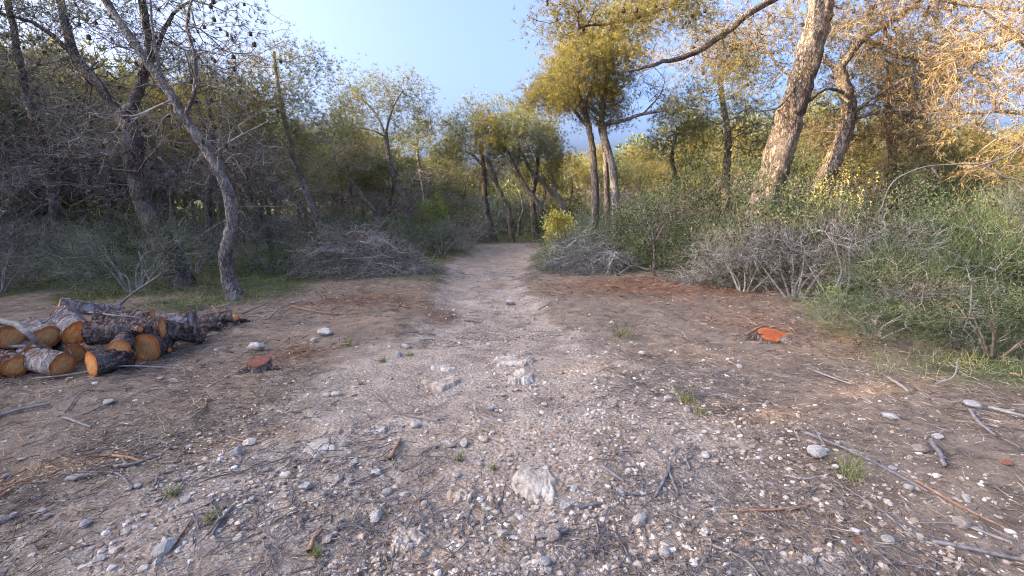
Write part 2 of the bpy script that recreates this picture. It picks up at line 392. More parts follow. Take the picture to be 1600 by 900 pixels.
def m_ground():
    g = NG('ground'); c = g.co()
    big = g.noise(c, .9, 5, .6); mid = g.noise(c, 7, 6, .65); fine = g.noise(c, 45, 6, .75); vfine = g.noise(c, 160, 3, .7)
    peb = g.vor(c, 38, 'F1'); pebc = g.vor(c, 38, 'F1', 'Color'); peb2 = g.vor(c, 95, 'F1', 'Color'); peb2d = g.vor(c, 95)
    soil = g.ramp(g.math('ADD', g.math('MULTIPLY', mid, .55), g.math('MULTIPLY', fine, .45)), [(.3, (.16, .108, .073)), (.5, (.315, .22, .155)), (.7, (.46, .345, .25))])
    pathc = g.ramp(g.math('ADD', g.math('MULTIPLY', mid, .6), g.math('MULTIPLY', big, .4)), [(.32, (.37, .255, .175)), (.5, (.51, .375, .275)), (.68, (.64, .51, .40))])
    sep = g.node('ShaderNodeSeparateColor'); g.l.new(pebc, sep.inputs[0]); sep2 = g.node('ShaderNodeSeparateColor'); g.l.new(peb2, sep2.inputs[0])
    pm = g.math('MULTIPLY', g.ramp(sep.outputs[0], [(.55, 0.0), (.6, 1.0)]), g.ramp(peb, [(.25, 1.0), (.45, 0.0)]))
    pcol = g.ramp(sep.outputs[1], [(0, (.26, .21, .175)), (.5, (.46, .40, .355)), (1, (.60, .56, .52))])
    pm2 = g.math('MULTIPLY', g.ramp(sep2.outputs[0], [(.45, 0.0), (.5, 1.0)]), g.ramp(peb2d, [(.3, 1.0), (.5, 0.0)]))
    pcol2 = g.ramp(sep2.outputs[1], [(0, (.15, .11, .085)), (.5, (.34, .285, .245)), (1, (.58, .53, .48))])
    red = g.ramp(g.math('ADD', g.math('MULTIPLY', mid, .5), g.math('MULTIPLY', fine, .5)), [(.33, (.12, .058, .034)), (.5, (.25, .125, .073)), (.68, (.37, .22, .135))])
    green = g.ramp(fine, [(.3, (.05, .055, .02)), (.6, (.13, .145, .05)), (.8, (.22, .20, .09))])
    chip = g.ramp(sep2.outputs[2], [(.3, (.14, .10, .075)), (.7, (.36, .28, .20)), (.95, (.58, .49, .38))])
    edge = g.math('MULTIPLY', g.math('SUBTRACT', mid, .5), .9)
    pf = g.ramp(g.math('ADD', g.attr('path'), edge), [(.3, 0.0), (.7, 1.0)])
    col = g.mix(pf, soil, pathc)
    col = g.mix(g.ramp(g.math('ADD', g.attr('red'), edge), [(.3, 0.0), (.8, 1.0)]), col, red)
    col = g.mix(g.ramp(g.math('ADD', g.attr('green'), edge), [(.3, 0.0), (.8, 1.0)]), col, green)
    col = g.mix(g.math('MULTIPLY', g.ramp(g.math('ADD', g.attr('chip'), edge), [(.3, 0.0), (.8, .8)]), fine), col, chip)
    stony = g.math('ADD', g.math('MULTIPLY', g.attr('stony'), .9), .08, True)
    col = g.mix(g.math('MULTIPLY', pm2, stony), col, pcol2)
    col = g.mix(g.math('MULTIPLY', pm, stony), col, pcol)
    dk = g.ramp(g.noise(c, 2.6, 8, .75, .8), [(.36, .50), (.54, 1.0)])
    col = g.mix(.8, col, dk, 'MULTIPLY')
    col = g.mix(.85, col, g.ramp(vfine, [(.34, .55), (.60, 1.0)]), 'MULTIPLY')
    h = g.math('ADD', g.math('MULTIPLY', mid, 1.0), g.math('MULTIPLY', fine, .55))
    h = g.math('ADD', h, g.math('MULTIPLY', g.math('SUBTRACT', .6, peb), g.math('MULTIPLY', stony, .5)))
    return g.bsdf(col, .95, g.bump(h, .035, .9), .1)
M['ground'] = m_ground()

# ------------------------------------------------------------------ ground and path (one surface, split where the trodden stony way begins)
def zones(x, y):
    d = path_d(x, y); n = .25*fbm(np.asarray(x)*1.3, np.asarray(y)*1.3, 8.8, 3)
    path = np.clip(1-sm(.7, 1.5, d+n), 0, 1)*(1-sm(16.4, 18.0, np.asarray(y)+.6*n))
    red = gauss(x, y, 2.7, 8.3, 2.2, 1.3) + .9*gauss(x, y, -.95, 6.4, .28, .5) + .7*gauss(x, y, -2.1, 7.2, 1.2, .9) + .8*gauss(x, y, -2.2, 4.7, .45, .35) + .55*gauss(x, y, 3.0, 5.8, 1.3, 1.0) + .5*gauss(x, y, -3.0, 2.5, .6, .3)
    green = sm(6.4, 8.0, np.asarray(y)+1.1*fbm(np.asarray(x)*.9, np.asarray(y)*.9, 5.5, 2))*sm(3.0, 4.4, -np.asarray(x)+n)*.9 + sm(9.5, 12.5, y)*.75 + gauss(x, y, 4.6, 4.3, 1.3, .7)*.9 + gauss(x, y, -1.9, 9.6, 1.8, 1.2)*.6
    green = green*(1-path)
    chip = gauss(x, y, -2.3, 2.9, 1.1, .8)*.9 + gauss(x, y, -3.8, 3.6, 1.0, .7)*.7 + gauss(x, y, -1.7, 3.9, .5, .4)*.7
    stony = np.clip(path*.9 + gauss(x, y, .9, 3.4, 1.3, 2.2)*.8 + gauss(x, y, -1.2, 2.4, 1.4, .8)*.15, 0, 1)
    return path, np.clip(red, 0, 1), np.clip(green, 0, 1), np.clip(chip, 0, 1), stony
def grow_axis(a, b, st, ratio, end):
    c = list(np.arange(a, b, st)); s = st
    while c[-1] < end: s *= ratio; c.append(c[-1]+s)
    return np.array(c)
ax = grow_axis(0, 6.5, .055, 1.09, 420); gx = np.r_[-ax[:0:-1], ax]
ay = grow_axis(0.6, 11, .055, 1.07, 420); by = grow_axis(0, .5, .12, 1.2, 60); gy = np.r_[(.6-by)[:0:-1], ay]
X, Y = np.meshgrid(gx, gy); Zg = H(X, Y)
near = np.exp(-(np.maximum(np.hypot(X, Y)-6, 0)/6)**2)
Zg = Zg + near*.006*fbm(X*9, Y*9, 1.3, 2)
V = np.stack([X, Y, Zg], -1).reshape(-1, 3); ny, nx = X.shape
i, j = np.meshgrid(np.arange(ny-1), np.arange(nx-1), indexing='ij'); a0 = i*nx+j
F = np.stack([a0, a0+1, a0+nx+1, a0+nx], -1).reshape(-1, 4)
zp, zr, zgreen, zc, zs = [q.ravel() for q in zones(X, Y)]
fm = (zp[F].mean(1) + .28*fbm(V[F].mean(1)[:, 0]*5, V[F].mean(1)[:, 1]*5, 2.2, 2)) > .5
for nm, sel in (('ground', ~fm), ('path', fm)):
    Fs = F[sel]; u, inv = np.unique(Fs, return_inverse=True); mb = MB()
    mb.add(V[u], inv.reshape(-1, 4), path=zp[u], red=zr[u], green=zgreen[u], chip=zc[u], stony=zs[u])
    o = link(nm, mb.mesh(nm, M['ground'])); tag(o, kind='structure')
    o['label'] = 'trodden stony path running into the pine wood' if nm == 'path' else 'brown forest floor strewn with needles, chips and stones'

def scatter(n, y0=1.4, y1=14.0, power=1.0, wide=1.12):
    """ground points in view, denser near (even on screen)"""
    yy = np.exp(rng.uniform(np.log(y0), np.log(y1), n)) if power == 1 else y0+(y1-y0)*rng.uniform(0, 1, n)**power
    xx = rng.uniform(-1, 1, n)*(yy*wide+.4)
    return xx, yy

# gravel: small angular pebbles
ICO = np.array([[0, 0, 1], [.894, 0, .447], [.276, .851, .447], [-.724, .526, .447], [-.724, -.526, .447], [.276, -.851, .447],
                [.724, .526, -.447], [-.276, .851, -.447], [-.894, 0, -.447], [-.276, -.851, -.447], [.724, -.526, -.447], [0, 0, -1]])
ICF = np.array([[0, 1, 2], [0, 2, 3], [0, 3, 4], [0, 4, 5], [0, 5, 1], [1, 6, 2], [2, 7, 3], [3, 8, 4], [4, 9, 5], [5, 10, 1],
                [6, 7, 2], [7, 8, 3], [8, 9, 4], [9, 10, 5], [10, 6, 1]])
def pebbles(n, smin, smax, weight, name, label, y1=12):
    x, y = scatter(n*4, 1.3, y1); keep = np.flatnonzero(rng.uniform(0, 1, len(x)) < weight(x, y))[:n]; x, y = x[keep], y[keep]; n = len(x)
    s = smin*(smax/smin)**(rng.uniform(0, 1, n)**2.2)
    sc = s[:, None, None]*rng.uniform(.6, 1.2, (n, 1, 3))*np.array([1, 1, .7])
    v = (ICO[None]+rng.normal(0, .16, (n, 12, 3)))*sc
    th = rng.uniform(0, 6.28, n); c, sn = np.cos(th)[:, None], np.sin(th)[:, None]
    v = np.stack([v[..., 0]*c-v[..., 1]*sn, v[..., 0]*sn+v[..., 1]*c, v[..., 2]], -1)
    v = v + np.stack([x, y, H(x, y)+s*.15], -1)[:, None]
    mb = MB(); F = (ICF[None]+(np.arange(n)*12)[:, None, None]).reshape(-1, 3)
    mb.add(v.reshape(-1, 3), F, v=np.repeat(np.clip(rng.beta(2, 2.4, n), 0, 1), 12))
    return tag(link(name, mb.mesh(name, M['gravel'], False)), label, 'gravel', kind='stuff')
def w_gravel(x, y):
    p, r, g, c, s = zones(x, y); return np.clip((.10 + s*.9 - g*.2)*np.clip(.45+1.3*fbm(x*1.7, y*1.7, 7.7, 3), .08, 1), 0, 1)
pebbles(15000, .005, .022, w_gravel, 'gravel', 'loose pale gravel and pebbles strewn over the path and clearing')

# needles, twig fragments, chips, grass: uncountable litter
def litter(name, label, n, weight, matn, L, w, lift=.012, y1=13, cat='litter', tilt=.18, along=None, nseg=2, curl=.2):
    x, y = scatter(n*3, 1.3, y1); keep = np.flatnonzero(rng.uniform(0, 1, len(x)) < weight(x, y))[:n]; x, y = x[keep], y[keep]; m = len(x)
    th = rng.uniform(0, 6.283, m) if along is None else along+rng.normal(0, .6, m)
    d = np.stack([np.cos(th), np.sin(th), rng.normal(0, tilt, m)], -1)
    p = np.stack([x, y, H(x, y)+rng.uniform(.002, lift, m)], -1)
    mb = MB(); ribbons(mb, p, d, L, w*(1+.05*y[:, None]), 0.0, nseg, curl)
    return tag(link(name, mb.mesh(name, M[matn], False)), label, cat, kind='stuff')
def w_brown(x, y):
    p, r, g, c, s = zones(x, y); cl = .5+.9*fbm(x*.9, y*.9, 4.4, 3); return np.clip((.85-.75*p+.2*r)*np.clip(cl, .12, 1), 0, 1)
def w_red(x, y): p, r, g, c, s = zones(x, y); return np.clip(r*1.1-p, 0, 1)
def w_chip(x, y): p, r, g, c, s = zones(x, y); return np.clip(c*np.clip(.5+1.2*fbm(x*2.2, y*2.2, 6.1, 2), 0, 1)+.03, 0, 1)
litter('needle_litter', 'fallen brown pine needles covering the forest floor', 36000, w_brown, 'needle_litter', .085, .0036, .02)
litter('needle_litter', 'reddish brown shredded bark and needles on the right of the path', 14000, w_red, 'red_litter', .10, .007, .06, tilt=.3)
litter('wood_chips', 'pale sawn wood chips spread over the ground before the log pile', 9000, w_chip, 'chips', .024, .010, .014, y1=7, cat='wood chips', nseg=1)
def w_tw(x, y): cl = fbm(x*1.1, y*1.1, 9.7, 3); return np.clip(.25+1.1*cl, .03, 1)

def twig_litter(n):
    x, y = scatter(n*4, 1.4, 12); keep = np.flatnonzero(rng.uniform(0, 1, len(x)) < w_tw(x, y))[:n]; x, y = x[keep], y[keep]; m = len(x)
    mb = MB(); th = rng.uniform(0, 6.283, m); L = rng.uniform(.05, .26, m); z = H(x, y)+.006
    cur = np.stack([x, y, z], -1); r = rng.uniform(.0014, .0042, m)*(1+.04*y)
    for k in range(3):
        th = th+rng.normal(0, .3, m); nx_ = cur+np.stack([np.cos(th)*L/3, np.sin(th)*L/3, 0*L], -1)
        nx_[:, 2] = H(nx_[:, 0], nx_[:, 1])+.005+rng.uniform(0, .02, m)
        segs(mb, cur, nx_, r*(1-.2*k), r*(1-.2*(k+1)), 3); cur = nx_
    return tag(link('twig_litter', mb.mesh('twig_litter', M['stick_grey'])), 'thin dark broken twigs littering the ground of the clearing', 'twigs', kind='stuff')
twig_litter(5000)

def grass_patch(name, label, n, weight, L, matn='grass', y0=1.6, y1=14, w=.004, droop=.25):
    x, y = scatter(n*5, y0, y1); keep = np.flatnonzero(rng.uniform(0, 1, len(x)) < weight(x, y))[:n]; x, y = x[keep], y[keep]; m = len(x)
    d = nrm(rng.normal(0, .55, (m, 3))+np.array([0, 0, 1.0])); p = np.stack([x, y, H(x, y)-.005], -1)
    mb = MB(); ribbons(mb, p, d, L, w*(1+.07*y[:, None]), droop, 3, .2)
    return tag(link(name, mb.mesh(name, M[matn], False)), label, 'grass', kind='stuff')
def w_green(x, y):
    p, r, g, c, s = zones(x, y); return np.clip(g*np.clip(.35+1.3*fbm(x*1.1, y*1.1, 2.9, 3), 0, 1), 0, 1)*(1-p)
grass_patch('grass', 'short green grass growing under the trees and shrubs', 16000, w_green, .15, y0=3.2, y1=24)

# small grass tufts one can tell apart
def grass_tuft(px, py, h, n, label, group=None):
    b = ground_pt(px, py); mb = MB(); p = np.zeros((n, 3)); p[:, :2] = rng.normal(0, h*.22, (n, 2))
    ribbons(mb, p, nrm(rng.normal(0, .5, (n, 3))+np.array([0, 0, 1.])), h, .005, .2, 3, .2)
    o = link('grass_tuft', mb.mesh('grass_tuft', M['grass'], False), loc=tuple(b)); return tag(o, label, 'grass tuft', group)
GT = 'tiny green grass tuft sprouting from the stony path'
for px, py, h in ((717, 718, .05), (495, 868, .05), (772, 734, .04), (545, 540, .09), (598, 566, .06), (640, 556, .06)):
    grass_tuft(px, py, h, 45, GT if px > 600 or py > 800 else 'low grass tuft on the dark litter left of the path', 'grass tufts in the path' if px > 600 or py > 800 else 'grass tufts left of the path')
grass_tuft(972, 527, .22, 60, 'taller upright green grass tuft standing alone right of the path')
grass_tuft(1072, 628, .12, 60, 'dry green grass tuft among the litter before the red stump')
grass_tuft(1092, 648, .10, 45, 'small pale grass tuft beside the dry one before the red stump')
grass_tuft(270, 775, .06, 50, 'dark green grass tuft next to a white stone in the wood chips')
grass_tuft(330, 815, .06, 40, 'tiny grass tuft beside dark sticks in the wood chips')
grass_tuft(1330, 745, .16, 70, 'thin green grass tuft growing along the dark fallen branch')

# ------------------------------------------------------------------ stones
def stone_mesh(seed, sub=2, flat=.65, ang=.3):
    import bmesh
    bm = bmesh.new(); bmesh.ops.create_icosphere(bm, subdivisions=sub, radius=1.0)
    v = np.array([q.co[:] for q in bm.verts])
    nrmv = nrm(np.random.default_rng(seed).normal(size=(9, 3)))       # flattened facets give a broken-stone outline
    for k, q in enumerate(nrmv):
        lim = .52+.34*((k*37+seed*13) % 10)/10; dd = v@q; v = v - np.maximum(dd-lim, 0)[:, None]*q*.98
    v = v*(1+ang*.35*fbm(v[:, 0]*1.6+seed, v[:, 1]*1.6, v[:, 2]*1.6, 3))[:, None]
    v[:, 2] *= flat
    F = np.array([[w.index for w in f.verts] for f in bm.faces]); bm.free()
    return v, F
STONES = {}
for mk in ('stone', 'stone_grey', 'stone_warm'):
    for k in range(6):
        v, F = stone_mesh(k*7+len(mk), 2, .5+.08*k); mb = MB(); mb.add(v, F)
        me = mb.mesh('stone', M[mk], True); STONES[mk, k] = me
        try: me.set_sharp_from_angle(angle=R(24))
        except Exception: pass
def stone(p, s, mk='stone', label='', group=None, name='stone', sink=.25, k=None, sxy=None):
    me = STONES[mk, int(rng.integers(6)) if k is None else k]
    o = link(name, me, loc=(p[0], p[1], p[2]+s*.5*(.6-sink)))
    o.rotation_euler = (rng.uniform(-.25, .25), rng.uniform(-.25, .25), rng.uniform(0, 6.28))
    sx, sy = sxy or (rng.uniform(.8, 1.25), rng.uniform(.7, 1.0)); o.scale = (s*.5*sx, s*.5*sy, s*.5*rng.uniform(.75, 1.1))
    return tag(o, label, 'stone', group)
# stones the photo shows one by one: (px, py, width in px, material)
NAMED = [(273, 597, 15, 'stone', 'pale block of stone lying by the log pile, the whiter of two'),
 (251, 593, 13, 'stone_warm', 'pinkish stone lying by the log pile beside a whiter block'),
 (1501, 822, 30, 'stone_warm', 'rounded pinkish stone among dry grass and twigs right of the clearing'),
 (1277, 711, 34, 'stone', 'white elongated stone beside the dark fallen branch'),
 (1000, 816, 27, 'stone', 'flat pale stone below the forked grey branch'),
 (1102, 833, 20, 'stone', 'white rounded stone lying alone right of the flat pale stone'),
 (911, 872, 17, 'stone_grey', 'bluish grey upright stone near the curved bark stick'),
 (972, 774, 18, 'stone_grey', 'grey white stone among twigs beside the forked branch'),
 (898, 764, 15, 'stone', 'angular cream stone right beside the cracked bedrock slab'),
 (867, 816, 13, 'stone', 'white egg shaped stone below the cracked bedrock slab'),
 (785, 838, 27, 'stone', 'broad white stone with a smaller one beside it'),
 (757, 842, 12, 'stone', 'small white stone next to the broad white one'),
 (525, 618, 17, 'stone', 'white angular stone left of the path beside sawdust'),
 (510, 620, 12, 'stone', 'small white stone touching the angular one left of the path'),
 (530, 726, 15, 'stone', 'white square stone in the bare soil left of the path'),
 (549, 728, 13, 'stone', 'white flat stone beside the square one in bare soil'),
 (450, 744, 17, 'stone', 'lone cream stone standing in the wood chips'),
 (652, 644, 14, 'stone', 'white oval stone next to the long thin twig on the path'),
 (686, 655, 15, 'stone_grey', 'grey oval stone at the end of the long thin twig'),
 (785, 619, 14, 'stone', 'white cube like stone in the middle of the path'),
 (767, 641, 16, 'stone_grey', 'bluish grey stone in the middle of the path'),
 (755, 688, 20, 'stone', 'pale stone, right end of a short row across the path'),
 (726, 695, 22, 'stone', 'pale rounded stone within a short row across the path'),
 (700, 697, 26, 'stone', 'long pale stone in a short row across the path'),
 (681, 699, 12, 'stone_warm', 'small pinkish stone, left end of a short row across the path'),
 (1003, 554, 13, 'stone', 'white stone lying alone on brown litter before the mulch'),
 (886, 659, 14, 'stone', 'white round pebble stone right of the path among gravel'),
 (1010, 700, 12, 'stone_warm', 'small rosy stone in gravel above the forked branch'),
 (170, 631, 17, 'stone', 'white flat stone among sticks before the log pile'),
 (8, 745, 14, 'stone', 'white stone at the edge of the bare dug hollow'),
 (20, 808, 16, 'stone', 'white stone below the bare dug hollow'),
 (5, 815, 22, 'stone_warm', 'rounded pinkish stone below the bare dug hollow'),
 (247, 782, 13, 'stone', 'small white stone beside a dark green grass tuft'),
 (508, 524, 26, 'stone', 'cream lump of limestone in dark litter above the grass tuft'),
 (490, 535, 14, 'stone', 'small limestone piece below the cream lump in dark litter'),
 (400, 547, 30, 'stone', 'long pale rock behind the reddish weathered stump'),
 (1437, 706, 26, 'stone_warm', 'pinkish grey stone in grass behind the dark fallen branch'),
 (1390, 653, 24, 'stone_grey', 'grey stone in the grass below the right shrubs'),
 (1520, 638, 30, 'stone_grey', 'flat grey stone under pale sticks on the right'),
 (795, 476, 18, 'stone', 'white flat stone on the narrow part of the path'),
 (390, 694, 20, 'stone', 'flat pale stone in the wood chips beside bare soil'),
 (510, 846, 24, 'stone_warm', 'pinkish stone next to a strip of red bark'),
 (1105, 785, 10, 'stone_warm', 'small reddish stone right of the forked grey branch'),
 (955, 505, 9, 'stone', 'tiny white stone beside the taller grass tuft')]
for px, py, wpx, mk, lab in NAMED:
    p = ground_pt(px, py); stone(p, wpx*np.hypot(p[0], np.hypot(p[1], CAMZ))*.0 + wpx*PXM(p[1]/math.cos(PITCH))*1.02, mk, lab)
# red terracotta fragments
for px, py, s, lab in ((1570, 726, 26, 'flat terracotta shard lying in the dry grass'), (563, 601, 10, 'small dark red shard on the soil left of the path'),
                       (1340, 845, 18, 'broken reddish shard among chips right of the clearing')):
    p = ground_pt(px, py); o = stone(p, s*PXM(p[1]), 'stone', lab, name='terracotta_shard'); me = o.data.copy(); me.materials[0] = M['terracotta']; o.data = me
    o.scale.z *= .5; o['category'] = 'shard'
# countless further stones: look-alikes told apart only by place
def w_st(x, y): p, r, g, c, s = zones(x, y); return np.clip(s*.9+.04, 0, 1)
x, y = scatter(1600, 1.7, 12); k = np.flatnonzero(rng.uniform(0, 1, len(x)) < w_st(x, y))[:180]
for a, b in zip(x[k], y[k]):
    s = float(np.clip(rng.lognormal(-3.2, .42), .026, .10)); mk = rng.choice(['stone', 'stone', 'stone', 'stone_grey', 'stone_warm'])
    inp = path_d(a, b) < 1.15
    look = {'stone': 'whitish', 'stone_grey': 'grey', 'stone_warm': 'pinkish'}[str(mk)]
    stone(on_ground(a, b), s, mk, 'small loose '+look+(' stone lying on the trodden path' if inp else ' stone scattered in the litter beside the path'),
          'loose '+look+(' stones on the path' if inp else ' stones beside the path'))
# bedrock showing through the path
def slab(px, py, wpx, hpx, lab, seed, hz=.03):
    c = ground_pt(px, py); w = wpx*PXM(c[1]); top = ground_pt(px, py-hpx/2); bot = ground_pt(px, py+hpx/2); dpt = top[1]-bot[1]
    n = 64; u = np.linspace(-1, 1, n); A, B = np.meshgrid(u, u)
    rad = np.hypot(A, B); th = np.arctan2(B, A)
    edge = .76+.26*fbm(np.cos(th)*1.9+seed, np.sin(th)*1.9, seed*1.7, 4)
    prof = 1-sm(edge-.16, edge+.02, rad)
    ter = 1.0*fbm(A*1.9+seed, B*1.9, 4.0, 2)+.25*fbm(A*6+seed, B*6, 2.0, 2); ter = np.round(ter*2.6)/2.6*.35+ter*.65
    z = prof*(.7+.5*ter+.10*fbm(A*16+seed, B*16, 2.0, 3)) - .35*np.exp(-(np.abs(fbm(A*1.7, B*1.7, seed+9., 2))/.05)**2)*prof - .55*(1-prof)
    xx, yy = A*w*.62, B*dpt*.62
    zz = H(c[0]+xx, c[1]+yy)-c[2] + z*hz*.9 - .003
    mb = MB(); i, j = np.meshgrid(np.arange(n-1), np.arange(n-1), indexing='ij'); a0 = i*n+j
    F = np.stack([a0, a0+1, a0+n+1, a0+n], -1).reshape(-1, 4); keep = (rad.ravel()[F] < 1.08).any(1)
    mb.add(np.stack([xx, yy, zz], -1).reshape(-1, 3), F[keep])
    return tag(link('rock_outcrop', mb.mesh('rock_outcrop', M['slab']), loc=tuple(c)), lab, 'rock')
slab(840, 757, 84, 72, 'large cracked bedrock slab set flat in the path', 1, .035)
slab(722, 776, 56, 26, 'smooth pale rock hump beside the cracked bedrock slab', 2, .04)
slab(690, 601, 76, 20, 'broad low limestone outcrop in the path', 3, .05)
slab(815, 592, 46, 22, 'rounded limestone outcrop right of the broad low one', 4, .05)
slab(640, 842, 66, 40, 'half buried rounded rock in the bare soil of the path', 5, .04)
slab(795, 566, 70, 16, 'long low limestone rib crossing the path', 6, .04)
slab(690, 575, 50, 12, 'small limestone rib behind the broad low outcrop', 7, .035)
slab(590, 672, 40, 16, 'flat rock showing through soil left of the path', 8, .025)
slab(820, 565, 36, 14, 'pale limestone knob at the right edge of the path', 9, .045)
slab(500, 700, 70, 30, 'sunken flat rock in the bare soil beside wood chips', 10, .02)

# ------------------------------------------------------------------ logs, stumps, sticks
def disc(mb, c, n, u, w, rfun, rings=5, sides=28, dome=.0, seed=0.0):
    th = np.arange(sides)*2*np.pi/sides; V = [c + n*dome]; rr = [0.0]; uu = [0.0]; ww = [0.0]
    for k in range(1, rings+1):
        f = k/rings; rad = rfun(th)*f
        uu += list(np.cos(th)*rad); ww += list(np.sin(th)*rad); V += list(c + n*(dome*(1-f*f)) + n*(.0015*np.sin(th*9+seed))[:, None] + (np.cos(th)*rad)[:, None]*u + (np.sin(th)*rad)[:, None]*w); rr += [f]*sides
    F3 = [[0, 1+q, 1+(q+1) % sides] for q in range(sides)]
    F4 = [[1+(k-1)*sides+q, 1+k*sides+q, 1+k*sides+(q+1) % sides, 1+(k-1)*sides+(q+1) % sides] for k in range(1, rings) for q in range(sides)]
    mb.add(np.array(V), F3, ringr=np.array(rr), fu=np.array(uu)+seed, fw=np.array(ww)); base = mb.n-len(V)
    mb.f[4].append(np.array(F4)+base)
def make_log(a, b, r, label, barkm='bark_log', cutm='cut', seed=0, tilt=(0, 0), stub=None, name='pine_log', cat='log', group=None, taper=.93, rough=.09):
    """a, b: centres of the two sawn ends"""
    a, b = np.asarray(a, float), np.asarray(b, float); ctr = (a+b)/2; A, B = a-ctr, b-ctr
    e = empty(name, ctr, label, cat, group); L = np.linalg.norm(B-A); d = (B-A)/L
    ref = np.array([0, 0, 1.]) if abs(d[2]) < .85 else np.array([1., 0, 0]); u = nrm(np.cross(d, ref)); w = np.cross(d, u)
    sides = 40; n = max(8, int(L/.022)); th = np.arange(sides)*2*np.pi/sides; t = np.linspace(0, 1, n)
    shape = lambda q: 1+.07*np.sin(2*q+seed)+.045*np.sin(3*q+seed*2.1)+.03*np.sin(5*q+seed)
    s = (t*L)[:, None]
    k = vn(np.cos(th)[None]*4.5+seed*3.1, np.sin(th)[None]*4.5, s*9); k2 = vn(np.cos(th)[None]*9+seed, np.sin(th)[None]*9, s*26)
    plate = -np.exp(-(np.abs(k)/.16)**2)*1.0 + .25*k2
    rr = r*(1-(1-taper)*t)[:, None]*shape(th)[None]*(1+rough*plate)
    bow = .02*np.sin(t*3.1)[:, None]*(u*math.sin(seed)+w*math.cos(seed))*L*.6
    V = (A+(B-A)*t[:, None]+bow)[:, None] + rr[..., None]*(np.cos(th)[None, :, None]*u+np.sin(th)[None, :, None]*w)
    mb = MB(); i = np.arange(n-1)[:, None]*sides; j = np.arange(sides)[None]; j2 = (j+1) % sides
    mb.add(V.reshape(-1, 3), np.stack([i+j, i+j2, i+sides+j2, i+sides+j], -1).reshape(-1, 4))
    bk = link('bark', mb.mesh('bark', M[barkm]), e)
    for end, sgn, tt in ((A, -1, 0), (B, 1, 1)):
        mb = MB(); f = .985*r*(1 if tt == 0 else taper)
        disc(mb, end+d*sgn*.003, d*sgn, u, w, lambda q: f*shape(q), dome=.004, seed=seed)
        link('sawn_face', mb.mesh('sawn_face', M[cutm]), e)
    if stub:
        mb = MB(); p0 = A+(B-A)*stub[0]; dd = nrm(np.cos(stub[1])*u+np.sin(stub[1])*w+.4*d)
        tube(mb, [p0+dd*r*.7, p0+dd*(r+stub[2])], [stub[3]*1.2, stub[3]], 10, .05); link('branch_stub', mb.mesh('branch_stub', M[barkm]), e)
    return e
def zg(px, py, h):                      # point on the pixel's ray a height h above the ground
    z = h
    for _ in range(4):
        p = GZ(px, py, z); z = float(H(p[0], p[1]))+h
    return GZ(px, py, z)
def axis(c, az, el, L):                 # the other end: azimuth (deg, 0 = away from camera, + right), elevation
    return np.asarray(c)+L*np.array([math.sin(R(az))*math.cos(R(el)), math.cos(R(az))*math.cos(R(el)), math.sin(R(el))])
def log(px, py, h, az, el, L, r, label, **k):
    c = zg(px, py, h); return make_log(c, axis(c, az, el, L), r, label, **k)
# front / lower row
log(8, 571, .10, -75, 2, .5, .10, 'log with round orange end, outermost at the bottom of the pile', seed=1)
log(25, 572, .095, -62, 3, .6, .095, 'log with orange end tucked against the outermost bottom log', seed=2, cutm='cut_pale')
log(98, 570, .10, -72, 2, .52, .105, 'grey barked log with orange end under the bent grey branch', seed=3, barkm='bark_log_grey')
log(143, 569, .11, 26, 0, .30, .11, 'dark furrowed log with pale split orange end, lowest in front', seed=4, cutm='cut_pale', rough=.16)
log(228, 544, .125, -16, 0, .40, .135, 'thick log showing its broad round orange end to the path', seed=5, cutm='cut')
log(118, 553, .09, -55, 0, .5, .095, 'shadowed log wedged low between two grey barked logs', seed=6, barkm='bark_log')
# upper row
log(19, 527, .28, -70, 2, .55, .115, 'log with broad orange end lying on the outermost bottom logs', seed=7)
log(74, 526, .26, -58, 3, .5, .105, 'grey flaky log with orange end lying above the bent branch', seed=8, barkm='bark_log_grey', cutm='cut')
log(121, 521, .27, -50, 7, .62, .115, 'long grey flaky log with light orange end at the top of the pile', seed=9, barkm='bark_log_grey', cutm='cut_pale')
log(138, 521, .27, 72, 0, .60, .118, 'dark brown furrowed log lying crosswise in the middle of the pile', seed=10, rough=.15)
log(229, 508, .30, 42, -24, .52, .088, 'dark log slanting down off the pile with pale oval end', seed=11, cutm='cut_pale', rough=.12)
log(93, 476, .40, 44, -18, .55, .075, 'thin log with small orange end sticking up behind the pile', seed=12, barkm='bark_log_grey')
log(252, 505, .20, 60, -2, .24, .10, 'short grey log lying behind the slanting dark log', seed=13, barkm='bark_log_grey')
c0 = zg(297, 524, .03); make_log(c0, c0+np.array([-.03, .05, .25]), .088, 'short pale grey log standing upright on its sawn end', 'bark_log_grey', 'cut_pale', 14)
log(312, 503, .08, 62, 6, .34, .085, 'short dark log lying behind the upright one', seed=15)
log(314, 512, .05, 60, 0, .20, .045, 'small branch offcut with orange end beside the upright log', seed=16, cutm='cut_pale')
log(206, 512, .32, 120, 3, .16, .03, 'slender branch offcut with pale end on top of the pile', seed=17, cutm='cut_pale')
log(265, 547, .03, -75, 0, .2, .026, 'thin branch piece with pale end sticking out below the slanting log', seed=18, cutm='cut_pale')

